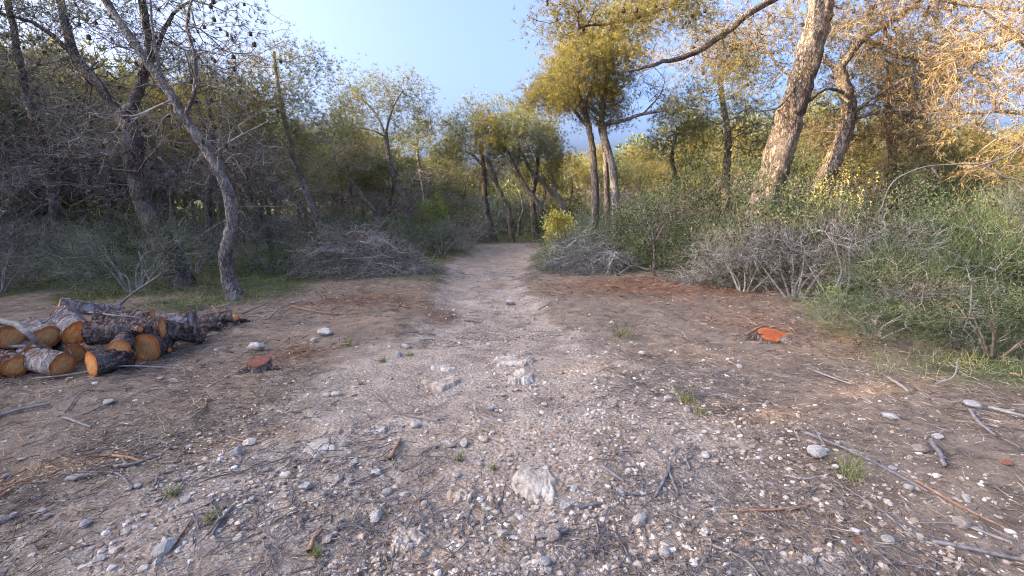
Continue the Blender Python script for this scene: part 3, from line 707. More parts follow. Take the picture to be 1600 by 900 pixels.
def make_stump(px, py, r, h, label, cutm, tilt=(0, 0), seed=0, roots=3, barkm='bark_log'):
    b = ground_pt(px, py); e = empty('tree_stump', b, label, 'stump'); n = 7; sides = 40; th = np.arange(sides)*2*np.pi/sides
    shape = lambda q: 1+.06*np.sin(2*q+seed)+.07*np.sin(3*q+1.3*seed)+.035*np.sin(7*q+seed)
    t = np.linspace(0, 1, n); z = -.06+(h+.06)*t; flare = 1+.45*(1-t)**2
    rr = r*flare[:, None]*shape(th)[None]*(1+.06*vn(np.cos(th)[None]*5+seed, np.sin(th)[None]*5, t[:, None]*4))
    V = np.stack([rr*np.cos(th), rr*np.sin(th), z[:, None]+0*rr], -1)
    V[..., 2] += t[:, None]*(tilt[0]*V[..., 0]+tilt[1]*V[..., 1])
    mb = MB(); i = np.arange(n-1)[:, None]*sides; j = np.arange(sides)[None]; j2 = (j+1) % sides
    mb.add(V.reshape(-1, 3), np.stack([i+j, i+j2, i+sides+j2, i+sides+j], -1).reshape(-1, 4)); link('bark', mb.mesh('bark', M[barkm]), e)
    nv = nrm(np.array([-tilt[0], -tilt[1], 1.])); u = nrm(np.array([1, 0, tilt[0]])); w = np.cross(nv, u)
    mb = MB(); disc(mb, np.array([0, 0, h+.002]), nv, u, w, lambda q: r*.97*shape(q), 6, 40, .006, seed); link('sawn_face', mb.mesh('sawn_face', M[cutm]), e)
    for k in range(roots):
        q = seed+k*2.2; mb = MB(); d = np.array([math.cos(q), math.sin(q), 0])
        tube(mb, catmull([d*r*.7+[0, 0, h*.35], d*r*1.5+[0, 0, .02], d*r*2.3+[0, 0, -.05]], 4), np.linspace(.05, .02, 9)*r/.15, 8, .1); link('root', mb.mesh('root', M[barkm]), e)
    return e
log(150, 497, .33, 78, 0, .5, .07, 'brown log lying at the back of the pile behind the crosswise one', seed=19)
log(60, 548, .17, -60, 2, .5, .09, 'dark log filling the gap under the two upper grey logs', seed=20)
log(185, 545, .20, -30, 0, .4, .085, 'reddish log end squeezed under the crosswise dark log', seed=21, cutm='cut')
log(268, 520, .10, -30, 0, .3, .075, 'log with orange end below the slanting dark log', seed=22, cutm='cut')
make_stump(1205, 531, .145, .06, 'fresh stump with resin red sawn top on the brown litter', 'cut_red', (-.04, .30), 1)
make_stump(358, 507, .125, .07, 'fresh stump with bright orange top behind the log pile', 'cut', (.03, .22), 2.4)
make_stump(405, 578, .105, .075, 'low weathered dark red stump in bare soil', 'cut_old', (.05, .12), 4.0)

def stick(pts, r0, r1, matn, label, group=None, forks=(), name='fallen_branch', cat='branch', px=True, lift=None):
    """pts: pixels on the ground with a height above it, (px, py, h)"""
    W_ = [np.array(zg(q[0], q[1], q[2] if len(q) > 2 else r0)) for q in pts] if px else [np.array(q) for q in pts]
    b = W_[0].copy(); C = catmull([q-b for q in W_], 5); C = C + rng.normal(0, r0*.10, C.shape)
    mb = MB(); tube(mb, C, np.linspace(r0, r1, len(C)), 8, .12, rng.uniform(0, 9))
    if not forks:
        return tag(link(name, mb.mesh(name, M[matn]), loc=tuple(b)), label, cat, group)
    e = empty(name, b, label, cat, group); link('stem', mb.mesh('stem', M[matn]), e)
    for f in forks:
        Fp = [np.array(zg(q[0], q[1], q[2] if len(q) > 2 else r1))-b for q in f]; mb = MB(); Cf = catmull(Fp, 5)
        tube(mb, Cf+rng.normal(0, r1*.3, Cf.shape), np.linspace(r1*1.05, r1*.45, len(Cf)), 7, .12, rng.uniform(0, 9)); link('side_branch', mb.mesh('side_branch', M[matn]), e)
    return e
stick([(-30, 498, .42), (20, 506, .42), (45, 522, .38), (62, 540, .24)], .03, .022, 'stick_pale', 'bent grey branch arching over the log pile')
stick([(-30, 542, .20), (20, 541, .21), (70, 541, .23)], .018, .014, 'stick_pale', 'straight pale pole lying across the lower logs')
stick([(66, 505, .40), (90, 490, .45), (104, 478, .46)], .009, .006, 'stick_pale', 'thin pale twig lying on the long grey log')
stick([(50, 592, .02), (125, 583, .03), (190, 572, .05), (275, 575, .02)], .009, .006, 'stick_pale', 'long thin pale stick lying in front of the log pile')
stick([(140, 488, .36), (180, 493, .38), (230, 497, .34)], .012, .009, 'stick_pale', 'pale stick lying along the back of the log pile')
stick([(85, 530, .2), (103, 540, .16), (115, 560, .1), (120, 568, .05)], .008, .005, 'stick_grey', 'crooked twig hanging down between the logs')
stick([(298, 532, .02), (329, 524, .04)], .015, .013, 'stick_pale', 'short pale branch poking out from the upright log')
stick([(338, 480, .06), (362, 473, .14), (368, 455, .25)], .012, .007, 'stick_grey', 'grey branch curving up behind the orange stump')
stick([(378, 490, .03), (400, 481, .06), (422, 471, .1)], .014, .009, 'stick_grey', 'grey branch leaning away from the orange stump')
stick([(332, 478, .08), (342, 493, .03)], .012, .01, 'stick_brown', 'stripped orange stick leaning beside the orange stump')
stick([(-20, 655, .02), (30, 640, .02), (78, 630, .02)], .014, .009, 'stick_pale', 'bleached straight stick on the ground left of the wood chips')
stick([(100, 652, .012), (120, 659, .015), (142, 667, .012)], .010, .008, 'stick_pale', 'short bleached stick before the log pile')
stick([(102, 644, .012), (130, 612, .02), (180, 608, .02)], .006, .004, 'stick_grey', 'thin bent twig rising behind a bleached stick')
stick([(130, 648, .012), (175, 628, .02), (225, 617, .02), (255, 625, .012)], .006, .004, 'stick_pale', 'long curving pale twig before the log pile')
stick([(165, 712, .012), (195, 714, .015), (222, 720, .012)], .010, .007, 'stick_brown', 'stripped yellowish stick crossing a darker one in the wood chips')
stick([(178, 728, .012), (210, 724, .02), (248, 712, .012)], .010, .006, 'stick_grey', 'dark forked stick crossing the yellowish one', forks=[[(198, 726, .02), (190, 715, .02)]])
stick([(105, 748, .012), (120, 746, .02), (138, 742, .012)], .014, .012, 'stick_pale', 'short thick bleached stick at the dug hollow')
stick([(243, 758, .012), (248, 742, .012), (275, 735, .012), (330, 722, .012)], .006, .004, 'stick_grey', 'long hooked twig beside a dark green grass tuft')
stick([(330, 838, .012), (345, 812, .014), (365, 790, .012)], .009, .006, 'stick_grey', 'dark straight stick in bare soil', forks=[[(345, 812, .02), (326, 780, .012)]])
stick([(262, 860, .012), (285, 832, .014), (300, 810, .012)], .008, .005, 'stick_brown', 'dry brown grass stalk bundle lying in bare soil', name='dry_stalk')
stick([(483, 862, .012), (490, 842, .02), (503, 828, .012)], .013, .007, 'stick_brown', 'curled strip of red bark in bare soil', name='bark_strip')
stick([(609, 717, .012), (617, 702, .02), (625, 687, .012)], .013, .011, 'stick_brown', 'stripped reddish brown stick on the path')
stick([(583, 613, .012), (600, 628, .014), (625, 646, .012), (690, 660, .012)], .008, .004, 'stick_grey', 'long thin grey twig lying across the path', forks=[[(625, 646, .014), (660, 645, .012)]])
stick([(545, 757, .012), (580, 742, .02), (610, 730, .012)], .007, .004, 'stick_grey', 'dark twig with side shoots below the reddish stick', forks=[[(570, 746, .02), (600, 740, .02)], [(560, 750, .02), (590, 752, .02)]])
stick([(1022, 778, .008), (1034, 758, .012), (1045, 734, .014)], .008, .010, 'stick_grey', 'forked grey branch lying like a wishbone in gravel', forks=[[(1045, 734, .014), (1053, 756, .012), (1060, 778, .008)], [(1045, 734, .014), (1047, 724, .012)]])
stick([(838, 838, .012), (862, 836, .02), (890, 827, .012)], .013, .008, 'stick_grey', 'curved blackish stick below the cracked bedrock slab')
stick([(938, 728, .012), (955, 738, .02), (975, 752, .012)], .011, .008, 'stick_grey', 'short grey stick in a nest of thin twigs')
stick([(905, 793, .012), (925, 788, .014), (940, 786, .012)], .009, .008, 'stick_grey', 'short dark stick right of the cracked bedrock slab')
stick([(1258, 676, .02), (1320, 700, .03), (1390, 735, .03), (1450, 768, .02)], .011, .006, 'stick_grey', 'long dark fallen branch in dry grass right of the clearing', forks=[[(1330, 702, .03), (1360, 712, .05), (1400, 722, .05)], [(1285, 690, .03), (1265, 655, .10)]])
stick([(1455, 845, .012), (1520, 858, .02), (1620, 880, .02)], .011, .008, 'stick_grey', 'thick dark stick lying beside the rounded pinkish stone')
stick([(1430, 750, .012), (1490, 785, .03), (1570, 825, .02)], .008, .005, 'stick_brown', 'long straw coloured twig among dry grass')
stick([(1388, 590, .03), (1405, 600, .05), (1420, 612, .03)], .013, .010, 'stick_pale', 'short pale broken stick in the grass below the shrubs')
stick([(1460, 600, .06), (1490, 588, .12), (1498, 560, .28)], .008, .006, 'stick_pale', 'thin pale bent twig standing up from the grass')
stick([(1515, 640, .03), (1530, 660, .04), (1555, 680, .03)], .012, .007, 'stick_pale', 'forked pale stick lying beside the flat grey stone', forks=[[(1530, 660, .04), (1560, 668, .03)]])
stick([(1545, 636, .04), (1580, 645, .05), (1640, 660, .04)], .012, .009, 'stick_pale', 'pale stick reaching out of the grass above the terracotta shard')
stick([(1455, 690, .02), (1468, 708, .02), (1476, 726, .02)], .018, .012, 'stick_grey', 'stout grey branch piece behind the long dark branch')
stick([(1262, 575, .02), (1290, 586, .04), (1330, 600, .03)], .008, .005, 'stick_pale', 'pale thin twig in grass before the resin red stump')
stick([(1165, 524, .02), (1180, 515, .06), (1195, 509, .06)], .018, .012, 'stick_brown', 'stripped brown root arching beside the resin red stump', name='stripped_root')
stick([(1160, 494, .02), (1180, 505, .02)], .01, .008, 'stick_brown', 'small orange broken stick above the resin red stump')
stick([(965, 430, .12), (990, 415, .08), (1012, 421, .05), (1030, 415, .10), (1058, 411, .12)], .022, .012, 'stick_pale', 'pale winding branch lying before the right shrubs', forks=[[(990, 415, .08), (985, 395, .3), (988, 375, .5)]])
stick([(935, 395, .30), (945, 405, .2), (960, 418, .10), (972, 428, .03)], .02, .01, 'stick_pale', 'pale branch hanging out of the right brush pile', forks=[[(960, 418, .1), (961, 431, .02)]])
stick([(1095, 418, .03), (1085, 398, .25), (1078, 378, .5)], .03, .016, 'stick_pale', 'pale dead stem leaning in front of the right shrubs')
stick([(725, 500, .02), (740, 501, .03), (752, 504, .02)], .015, .012, 'stick_grey', 'short grey stick at the narrow part of the path')
stick([(455, 478, .02), (490, 486, .03), (530, 491, .02)], .012, .008, 'stick_brown', 'reddish stick lying in the dark litter left of the path')
stick([(420, 498, .02), (440, 480, .04), (475, 470, .02)], .01, .007, 'stick_grey', 'grey stick on the bank behind the reddish one')
# sticks that nothing but their place sets apart
x, y = scatter(900, 1.9, 11); k = np.flatnonzero((rng.uniform(0, 1, 900) < w_tw(x, y)) & (path_d(x, y) > .6))[:70]
for a, b in zip(x[k], y[k]):
    th, L = rng.uniform(0, 6.28), rng.uniform(.12, .45); q = [on_ground(a+math.cos(th+e)*L*f, b+math.sin(th+e)*L*f, .01+.012*f) for f, e in ((0, 0), (.5, rng.normal(0, .12)), (1, rng.normal(0, .2)))]
    mk = str(rng.choice(['stick_grey', 'stick_grey', 'stick_pale', 'stick_brown'])); look = {'stick_grey': 'dark grey', 'stick_pale': 'pale', 'stick_brown': 'reddish brown'}[mk]
    stick(q, rng.uniform(.004, .009), .003, mk, 'small '+look+' broken twig lying loose on the clearing floor', 'loose '+look+' twigs on the clearing', px=False, name='loose_twig', cat='twig')

# ------------------------------------------------------------------ trees
def grow(seed_pos, attract, bf=.35, step=.25, jit=.12, sag=0.0):
    """join every crown point to the nearest part of the growing skeleton (short limbs, short way back to the trunk)"""
    n0 = len(seed_pos); cap = n0 + len(attract)*14
    pos = np.zeros((cap, 3)); par = -np.ones(cap, int); pl = np.zeros(cap); pos[:n0] = seed_pos; n = n0
    dmin = np.min(np.linalg.norm(attract[:, None]-seed_pos[None, ::2], axis=2), axis=1)
    tips = []
    for q in attract[np.argsort(dmin)]:
        d = np.linalg.norm(pos[:n]-q, axis=1); c = int(np.argmin(d + bf*pl[:n])); L = d[c]
        m = max(1, min(12, int(round(L/step)))); a = pos[c].copy(); prev = c
        off = rng.normal(0, jit, 3)*L*.6; off[2] += L*.08 - sag*L
        for k in range(1, m+1):
            t = k/m; pt = a+(q-a)*t + off*math.sin(math.pi*t) + (rng.normal(0, jit*.25, 3)*step if k < m else 0)
            if n >= cap: break
            pos[n] = pt; par[n] = prev; pl[n] = pl[prev]+np.linalg.norm(pt-pos[prev]); prev = n; n += 1
        tips.append(prev)
    return pos[:n], par[:n], np.array(tips), n0
def pipe_radii(par, tips, n0, rtip, p=2.3):
    n = len(par); acc = np.zeros(n); 
    haschild = np.zeros(n, bool); haschild[par[par >= 0]] = True
    acc[~haschild] = rtip**p
    for k in range(n-1, n0-1, -1):
        if par[k] >= 0: acc[par[k]] += acc[k]
    return np.maximum(acc, rtip**p)**(1/p)
def blob_points(c, r, n, nsub, shell=.35):
    """clumped points inside an ellipsoid"""
    sc = rdir(nsub)*(rng.uniform(shell, 1, (nsub, 1)))**.6
    k = rng.integers(0, nsub, n); s = .95/max(nsub, 2)**(1/3)*.62
    return np.asarray(c)+(sc[k]+rng.normal(0, s, (n, 3)))*np.asarray(r)
def build_tree(name, label, trunk, r0, r1, limbs=(), blobs=(), bark='bark_pale', twigm='twig_grey', group=None, cat='pine tree',
               foot=True, local=False, bf=.35, step=.25, rtip=.004, maxr=.09, cones=0, sides=14, jit=.12):
    """trunk: world points from the foot up.  limbs: (points, r0, r1).  blobs: dict(c, r, n, sub, kind, ...)"""
    trunk = [np.asarray(q, float) for q in trunk]; base = trunk[0].copy()
    if foot: base[2] = float(H(base[0], base[1])) if not local else 0.0
    e = empty(name, base, label, cat, group)
    T = catmull([q-base for q in trunk], 8); n = len(T); s = np.linspace(0, 1, n)
    rad = r0+(r1-r0)*s**.8
    if foot: T[0, 2] = -.12; hh = np.maximum(T[:, 2], 0); rad = rad*(1+.38*np.exp(-hh/.22))
    T[1:-1] += rng.normal(0, r0*.05, (n-2, 3))
    mb = MB(); tube(mb, T, rad, sides, .10, rng.uniform(0, 50)); tk = link('trunk', mb.mesh('trunk', M[bark]), e)
    seeds = [T[int(n*.25):]]
    for lp, a, b in limbs:
        C = catmull([np.asarray(q)-base for q in lp], 6); mb = MB(); C[1:] += rng.normal(0, a*.10, (len(C)-1, 3))
        tube(mb, C, np.linspace(a, b, len(C)), 10, .10, rng.uniform(0, 50)); link('limb', mb.mesh('limb', M[bark]), tk); seeds.append(C[2:])
    SP = np.concatenate(seeds)
    att = []; meta = []
    for bl in blobs:
        A = blob_points(np.asarray(bl['c'])-base, bl['r'], bl['n'], bl.get('sub', 9)); att.append(A); meta.append(bl)
    if att:
        A = np.concatenate(att); A[:, 2] = np.maximum(A[:, 2], .25)
        pos, par, tips, n0 = grow(SP, A, bf, step, jit)
        rd = np.minimum(pipe_radii(par, tips, n0, rtip), maxr)
        idx = np.arange(n0, len(pos)); pr = par[idx]
        rp = np.where(pr < n0, rd[idx]*1.15, np.minimum(rd[pr], rd[idx]*1.2))
        big = rd[idx] > .02
        mb = MB(); segs(mb, pos[pr][big], pos[idx][big], rp[big], rd[idx][big], 6); segs(mb, pos[pr][~big], pos[idx][~big], rp[~big], rd[idx][~big], 3)
        br = link('branches', mb.mesh('branches', M[twigm]), e); br['kind'] = 'stuff'
        lo = 0; mbs = {}
        for A, bl in zip(att, meta):
            c = np.asarray(bl['c'])-base; kind = bl.get('kind', 'pine'); mb = mbs.setdefault(kind, MB())
            out = nrm((A-c)/np.asarray(bl['r']) + np.array([0, 0, .45]))
            k = bl.get('k', 4)
            if bl.get('mode', 'tuft') == 'tuft':
                p = np.repeat(A, k, 0)+rng.normal(0, bl.get('sp', .11), (len(A)*k, 3)); d = nrm(np.repeat(out, k, 0)+rdir(len(A)*k)*.6)
                tufts(mb, p, d, bl.get('K', 15), bl.get('L', .13)*.92, bl.get('w', .011)*.5, .85)
            else:                                              # bare or dry hanging sprays
                p = np.repeat(A, k, 0)+rng.normal(0, bl.get('sp', .08), (len(A)*k, 3)); d = nrm(np.repeat(out, k, 0)*.6+rdir(len(A)*k))
                if kind == 'dry':
                    k2 = max(1, k//3); q = np.repeat(A, k2, 0)+rng.normal(0, .12, (len(A)*k2, 3)); tufts(mb, q, nrm(rdir(len(q))*.7+np.array([0, 0, -.6])), 8, .12, .007, .8)
                    h2 = rng.uniform(0, 1, len(p)) < .6; p, d = p[h2], d[h2]
                ribbons(mb, p, d, bl.get('L', .35)*(.75 if bl.get('kind') == 'dry' else 1), bl.get('w', .008)*(.68 if bl.get('kind') == 'dry' else .9), bl.get('droop', .3), 3, .42)
        for kind, mb in mbs.items():
            if mb.n: o = link('crown', mb.mesh('crown', M[kind], False), e); o['kind'] = 'stuff'
        if cones:
            q = pos[rng.choice(idx, cones)]+rng.normal(0, .03, (cones, 3)); s = rng.uniform(.022, .034, cones)
            v = (ICO[None]*np.array([1, 1, 1.5])*s[:, None, None])+q[:, None]; mb = MB()
            mb.add(v.reshape(-1, 3), (ICF[None]+(np.arange(cones)*12)[:, None, None]).reshape(-1, 3)); o = link('cones', mb.mesh('cones', M['cone']), br); o['kind'] = 'stuff'
    return e
def PT(pts, Y): return [P(a, b, Y if len(q) == 2 else Y+q[2]) for q in pts for a, b in [q[:2]]]
def gbase(px, Y):                       # foot on the ground at that column and depth
    x = (px-800)/FPX*Y*(1/CT); x = P(px, 380, Y)[0]; return on_ground(x, Y)
def BL(px, py, Y, rx, ry, rz, n, sub=9, **k):
    s = PXM(Y); return dict(c=P(px, py, Y), r=(rx*s, rz, ry*s), n=n, sub=sub, **k)

DK = dict(kind='dry_dark', mode='spray')
# --- left foreground
Y = 8.6
build_tree('pine_tree', 'thick dark forked pine standing behind the log pile', [gbase(276, Y)]+PT([(262, 390), (230, 330), (212, 270), (206, 215), (196, 175)], Y), .19, .13,
    limbs=[(PT([(206, 215), (165, 148, .1), (120, 90, .3), (98, 20, .5), (85, -90, .8)], Y), .10, .05), (PT([(198, 180), (222, 128, -.1), (235, 70, -.2), (222, 10, -.3), (205, -110, -.2)], Y), .09, .045),
           (PT([(120, 90, .3), (60, 40, .2), (0, 20, .0)], Y), .045, .02), (PT([(228, 120), (265, 30, -.2), (300, 0, -.3)], Y), .04, .015)],
    blobs=[BL(110, 70, Y+.3, 140, 95, 1.3, 420, 14, k=4, L=.34, w=.007, **DK), BL(250, 90, Y, 110, 100, 1.2, 300, 12, k=3, L=.32, w=.006, **DK),
           BL(90, 250, Y+.6, 120, 110, 1.2, 420, 12, k=5, L=.36, w=.007, **DK), BL(230, 260, Y+.4, 90, 90, 1.0, 260, 9, k=4, L=.34, w=.007, **DK),
           BL(140, -110, Y+.5, 170, 70, 1.6, 260, 12, kind='pine_grey', k=4), BL(60, 60, Y+.8, 110, 70, 1.0, 160, 8, kind='pine_grey', k=3)], bark='bark_dark', twigm='twig_dark', cones=130, bf=.3)
Y = 7.5
build_tree('pine_tree', 'slender pale grey pine leaning towards the log pile', [gbase(358, Y)]+PT([(352, 405), (362, 350), (356, 300), (330, 245), (295, 195), (255, 130), (215, 75), (165, 0), (130, -80)], Y), .105, .045,
    limbs=[(PT([(288, 185), (304, 140, -.1), (305, 90, -.2), (292, 40, -.2), (305, -20, -.2)], Y), .035, .014), (PT([(255, 130), (240, 60, .2), (235, 0, .3)], Y), .028, .012),
           (PT([(330, 245), (370, 215, -.2), (420, 190, -.2)], Y), .018, .008), (PT([(352, 345), (325, 360, -.2), (295, 385, -.3)], Y), .016, .006)],
    blobs=[BL(310, 70, Y, 90, 75, .8, 200, 9, k=3, L=.28, w=.005, **DK), BL(380, 250, Y+.3, 60, 80, .6, 130, 7, k=3, L=.3, w=.005, **DK), BL(230, 200, Y, 80, 60, .6, 110, 7, k=3, L=.28, w=.005, **DK),
           BL(200, -60, Y, 150, 50, .9, 160, 8, kind='pine_grey', k=3), BL(330, 25, Y, 70, 30, .6, 60, 6, kind='pine_grey', k=3, L=.1)], bark='bark_pale', twigm='twig_grey', cones=70)
Y = 10.5
build_tree('pine_tree', 'slim dark pine with a tangle of bare twigs beside the forked pine', [gbase(92, Y)]+PT([(88, 340), (70, 240), (40, 140), (20, 40), (0, -60)], Y), .11, .05,
    blobs=[BL(40, 150, Y, 130, 120, 1.2, 420, 12, k=5, L=.4, w=.009, **DK), BL(30, 290, Y, 110, 80, 1.2, 330, 10, k=5, L=.4, w=.009, **DK), BL(40, 20, Y, 140, 80, 1.2, 260, 10, kind='pine_grey', k=4)], bark='bark_dark', twigm='twig_dark', cones=60)
Y = 11.5
build_tree('pine_tree', 'thin dark pine leaning behind the slender pale pine', [gbase(428, Y)]+PT([(412, 345), (385, 300), (355, 262), (320, 200), (300, 130)], Y), .075, .03,
    blobs=[BL(320, 150, Y, 90, 70, 1.0, 200, 9, kind='pine', k=4), BL(350, 260, Y, 80, 60, .9, 240, 9, k=5, L=.36, w=.008, **DK)], bark='bark_dark', twigm='twig_dark')
Y = 12.5
build_tree('pine_tree', 'yellowish green pine rising behind the slender pale pine', [gbase(330, Y)]+PT([(325, 320), (335, 240), (325, 160)], Y), .10, .05,
    blobs=[BL(340, 130, Y, 80, 60, 1.0, 240, 9, kind='pine_gold', k=4), BL(330, 220, Y, 80, 60, 1.0, 260, 9, k=5, L=.4, w=.009, **DK), BL(200, 160, Y+1, 90, 80, 1.0, 200, 9, kind='pine', k=4)], bark='bark_dark', twigm='twig_dark')
# --- left middle
Y = 13.5
build_tree('pine_tree', 'tall leaning pine with long pale trunk behind the left brush pile', [gbase(518, Y)]+PT([(492, 335), (466, 265), (446, 195), (434, 130), (428, 80)], Y), .105, .035,
    blobs=[BL(440, 110, Y, 55, 50, .9, 230, 10, kind='pine', k=4), BL(430, 190, Y, 90, 60, 1.2, 330, 12, kind='pine_grey', k=4), BL(490, 180, Y, 50, 55, .9, 170, 8, kind='pine', k=4), BL(450, 270, Y, 80, 60, 1.0, 240, 9, k=5, L=.4, w=.008, **DK), BL(390, 150, Y+.6, 60, 60, .9, 180, 8, kind='pine_gold', k=4)], bark='bark_pale', twigm='twig_grey')
Y = 16.5
build_tree('pine_tree', 'pale curved pine with round open crown behind the brush pile', [gbase(640, Y)]+PT([(636, 325), (616, 280), (606, 235), (602, 205)], Y), .135, .075,
    limbs=[(PT([(602, 208), (585, 175, .2), (560, 150, .3), (545, 130, .4)], Y), .05, .02), (PT([(603, 205), (615, 165, -.3), (630, 140, -.4)], Y), .045, .018), (PT([(604, 215), (585, 205, -.4), (560, 200, -.6)], Y), .03, .012)],
    blobs=[BL(590, 150, Y, 48, 34, 1.0, 260, 9, kind='pine', k=4), BL(545, 165, Y, 34, 36, .9, 180, 7, kind='pine', k=4), BL(640, 160, Y, 30, 36, .8, 170, 7, kind='pine', k=4), BL(600, 190, Y, 70, 26, 1.0, 130, 8, kind='pine_grey', k=4)], bark='bark_pale', twigm='twig_grey')
Y = 15.5
build_tree('pine_tree', 'thin pale trunk leaning hard left beside the bright green sapling', [gbase(600, Y)]+PT([(588, 335), (568, 308), (545, 275), (520, 245)], Y), .07, .03,
    blobs=[BL(525, 225, Y, 50, 40, .9, 220, 8, kind='pine', k=4), BL(555, 250, Y, 40, 30, .7, 110, 7, k=5, L=.4, w=.009, **DK)], bark='bark_pale', twigm='twig_grey')
Y = 19.5
build_tree('pine_tree', 'slim upright pine standing behind the bright green sapling', [gbase(668, Y)]+PT([(662, 300), (655, 260), (650, 215)], Y), .09, .05,
    blobs=[BL(662, 225, Y, 34, 36, .9, 240, 8, kind='pine', k=4, L=.16, w=.014), BL(645, 275, Y, 40, 30, .9, 160, 8, k=5, L=.45, w=.011, **DK)], bark='bark_pale', twigm='twig_grey')
# --- end of the path
Y = 18.0
build_tree('pine_tree', 'straight dark pine with dense round crown at the path end', [gbase(772, Y)]+PT([(764, 345), (758, 310), (757, 270), (750, 230)], Y), .135, .07,
    limbs=[(PT([(757, 262), (735, 240, .2), (712, 235, .3)], Y), .05, .02)],
    blobs=[BL(735, 200, Y, 40, 38, 1.1, 330, 9, kind='pine', k=4, L=.16, w=.013), BL(712, 235, Y, 26, 24, .8, 140, 6, kind='pine', k=4, L=.16, w=.013), BL(765, 235, Y, 24, 30, .8, 120, 6, kind='pine_grey', k=4, L=.16, w=.013), BL(735, 265, Y, 45, 22, .9, 150, 7, k=5, L=.4, w=.01, **DK)], bark='bark_dark', twigm='twig_dark')
Y = 17.6
build_tree('pine_tree', 'small sunlit crooked pine at the path end', [gbase(800, Y)]+PT([(796, 340), (794, 322), (784, 305), (775, 285), (771, 268), (762, 250)], Y), .10, .05,
    limbs=[(PT([(773, 275), (785, 258, .1), (800, 252, .2)], Y), .03, .012)],
    blobs=[BL(770, 245, Y, 40, 22, .8, 130, 6, k=5, L=.4, w=.01, **DK), BL(785, 235, Y, 24, 16, .6, 90, 5, kind='pine', k=4)], bark='bark_brown', twigm='twig_grey')
Y = 17.0
build_tree('pine_tree', 'dark pine arching left over the path end', [gbase(858, Y)]+PT([(852, 345), (840, 318), (822, 293), (806, 265), (790, 235), (775, 210)], Y), .12, .05,
    limbs=[(PT([(845, 325), (852, 300, .1), (850, 280, .2)], Y), .05, .02), (PT([(806, 265), (812, 230, .2), (805, 205, .3)], Y), .04, .018)],
    blobs=[BL(795, 185, Y, 36, 34, 1.0, 300, 8, kind='pine', k=4, L=.15, w=.013), BL(760, 205, Y, 26, 24, .8, 140, 6, kind='pine_gold', k=4, L=.15, w=.013), BL(830, 215, Y, 26, 26, .8, 150, 6, kind='pine_grey', k=4)], bark='bark_dark', twigm='twig_dark')
Y = 18.8
build_tree('pine_tree', 'pale smooth pine leaning left beside the yellow bush', [gbase(896, Y)]+PT([(884, 335), (872, 310), (850, 288), (830, 268), (815, 240)], Y), .15, .06,
    limbs=[(PT([(872, 310), (866, 285, .2), (858, 255, .3)], Y), .05, .02)],
    blobs=[BL(815, 215, Y, 40, 34, 1.0, 280, 8, kind='pine', k=4, L=.16, w=.014), BL(860, 225, Y, 26, 36, .8, 200, 7, kind='pine_gold', k=4, L=.16, w=.014)], bark='bark_pale', twigm='twig_grey')
Y = 19.2
build_tree('pine_tree', 'stout dark vertical pine between the arching and the leaning pine', [gbase(837, Y)]+PT([(834, 340), (832, 310), (838, 270), (842, 235)], Y), .15, .07,
    blobs=[BL(842, 235, Y, 34, 30, 1.0, 260, 8, kind='pine', k=4, L=.16, w=.014)], bark='bark_dark', twigm='twig_dark')
Y = 20.5
build_tree('pine_tree', 'thin bent pale sapling trunk behind the crooked sunlit pine', [gbase(810, Y)]+PT([(812, 345), (818, 325), (812, 300)], Y), .07, .04,
    blobs=[BL(800, 275, Y, 34, 26, .9, 240, 8, kind='pine', k=4, L=.16, w=.014)], bark='bark_pale', twigm='twig_grey')
# --- golden group right of the path
Y = 12.8
build_tree('pine_tree', 'golden crowned pine with straight dark trunk right of the yellow bush', [gbase(930, Y)]+PT([(930, 300), (926, 240), (918, 190), (905, 150)], Y), .115, .06,
    limbs=[(PT([(920, 200), (890, 165, .2), (865, 140, .4)], Y), .045, .018), (PT([(912, 170), (930, 120, -.3), (935, 85, -.4)], Y), .04, .018)],
    blobs=[BL(870, 130, Y, 40, 42, 1.1, 420, 10, kind='pine_gold', k=4, L=.14, w=.011), BL(905, 95, Y, 46, 34, 1.1, 360, 9, kind='pine_gold', k=4, L=.14, w=.011), BL(850, 160, Y, 26, 22, .8, 160, 6, kind='pine_gold', k=4, L=.14, w=.011)], bark='bark_dark', twigm='twig_dark')
Y = 13.2
build_tree('pine_tree', 'tall golden pine with pale trunk and a long bare side limb', [gbase(964, Y)]+PT([(962, 310), (956, 260), (944, 210), (941, 165), (950, 110), (958, 60)], Y), .13, .05,
    limbs=[(PT([(943, 195), (975, 188, -.3), (1005, 178, -.5), (1042, 172, -.6)], Y), .055, .03), (PT([(943, 180), (915, 165, .2), (895, 150, .4)], Y), .05, .02), (PT([(1005, 178, -.5), (1030, 150, -.6), (1038, 130, -.6)], Y), .025, .01)],
    blobs=[BL(960, 75, Y, 46, 46, 1.1, 420, 10, kind='pine_gold', k=4, L=.14, w=.011), BL(965, 125, Y, 38, 34, 1.1, 300, 8, kind='pine_gold', k=4, L=.14, w=.011), BL(920, 150, Y, 44, 30, .9, 260, 8, kind='pine_gold', k=4, L=.14, w=.011), BL(985, 30, Y, 36, 36, 1.0, 240, 8, kind='pine_gold', k=4, L=.14, w=.011),
           BL(1040, 172, Y-.6, 16, 16, .4, 60, 4, kind='pine', k=4), BL(1000, 150, Y, 40, 25, .8, 90, 6, k=4, L=.35, w=.008, **DK)], bark='bark_pale', twigm='twig_brown', cones=40)
Y = 14.0
build_tree('pine_tree', 'thinner pine standing close behind the tall golden pine', [gbase(952, Y)]+PT([(948, 300), (945, 240), (935, 190)], Y), .09, .05,
    blobs=[BL(930, 170, Y, 50, 30, 1.0, 240, 8, kind='pine_gold', k=4)], bark='bark_brown', twigm='twig_dark')
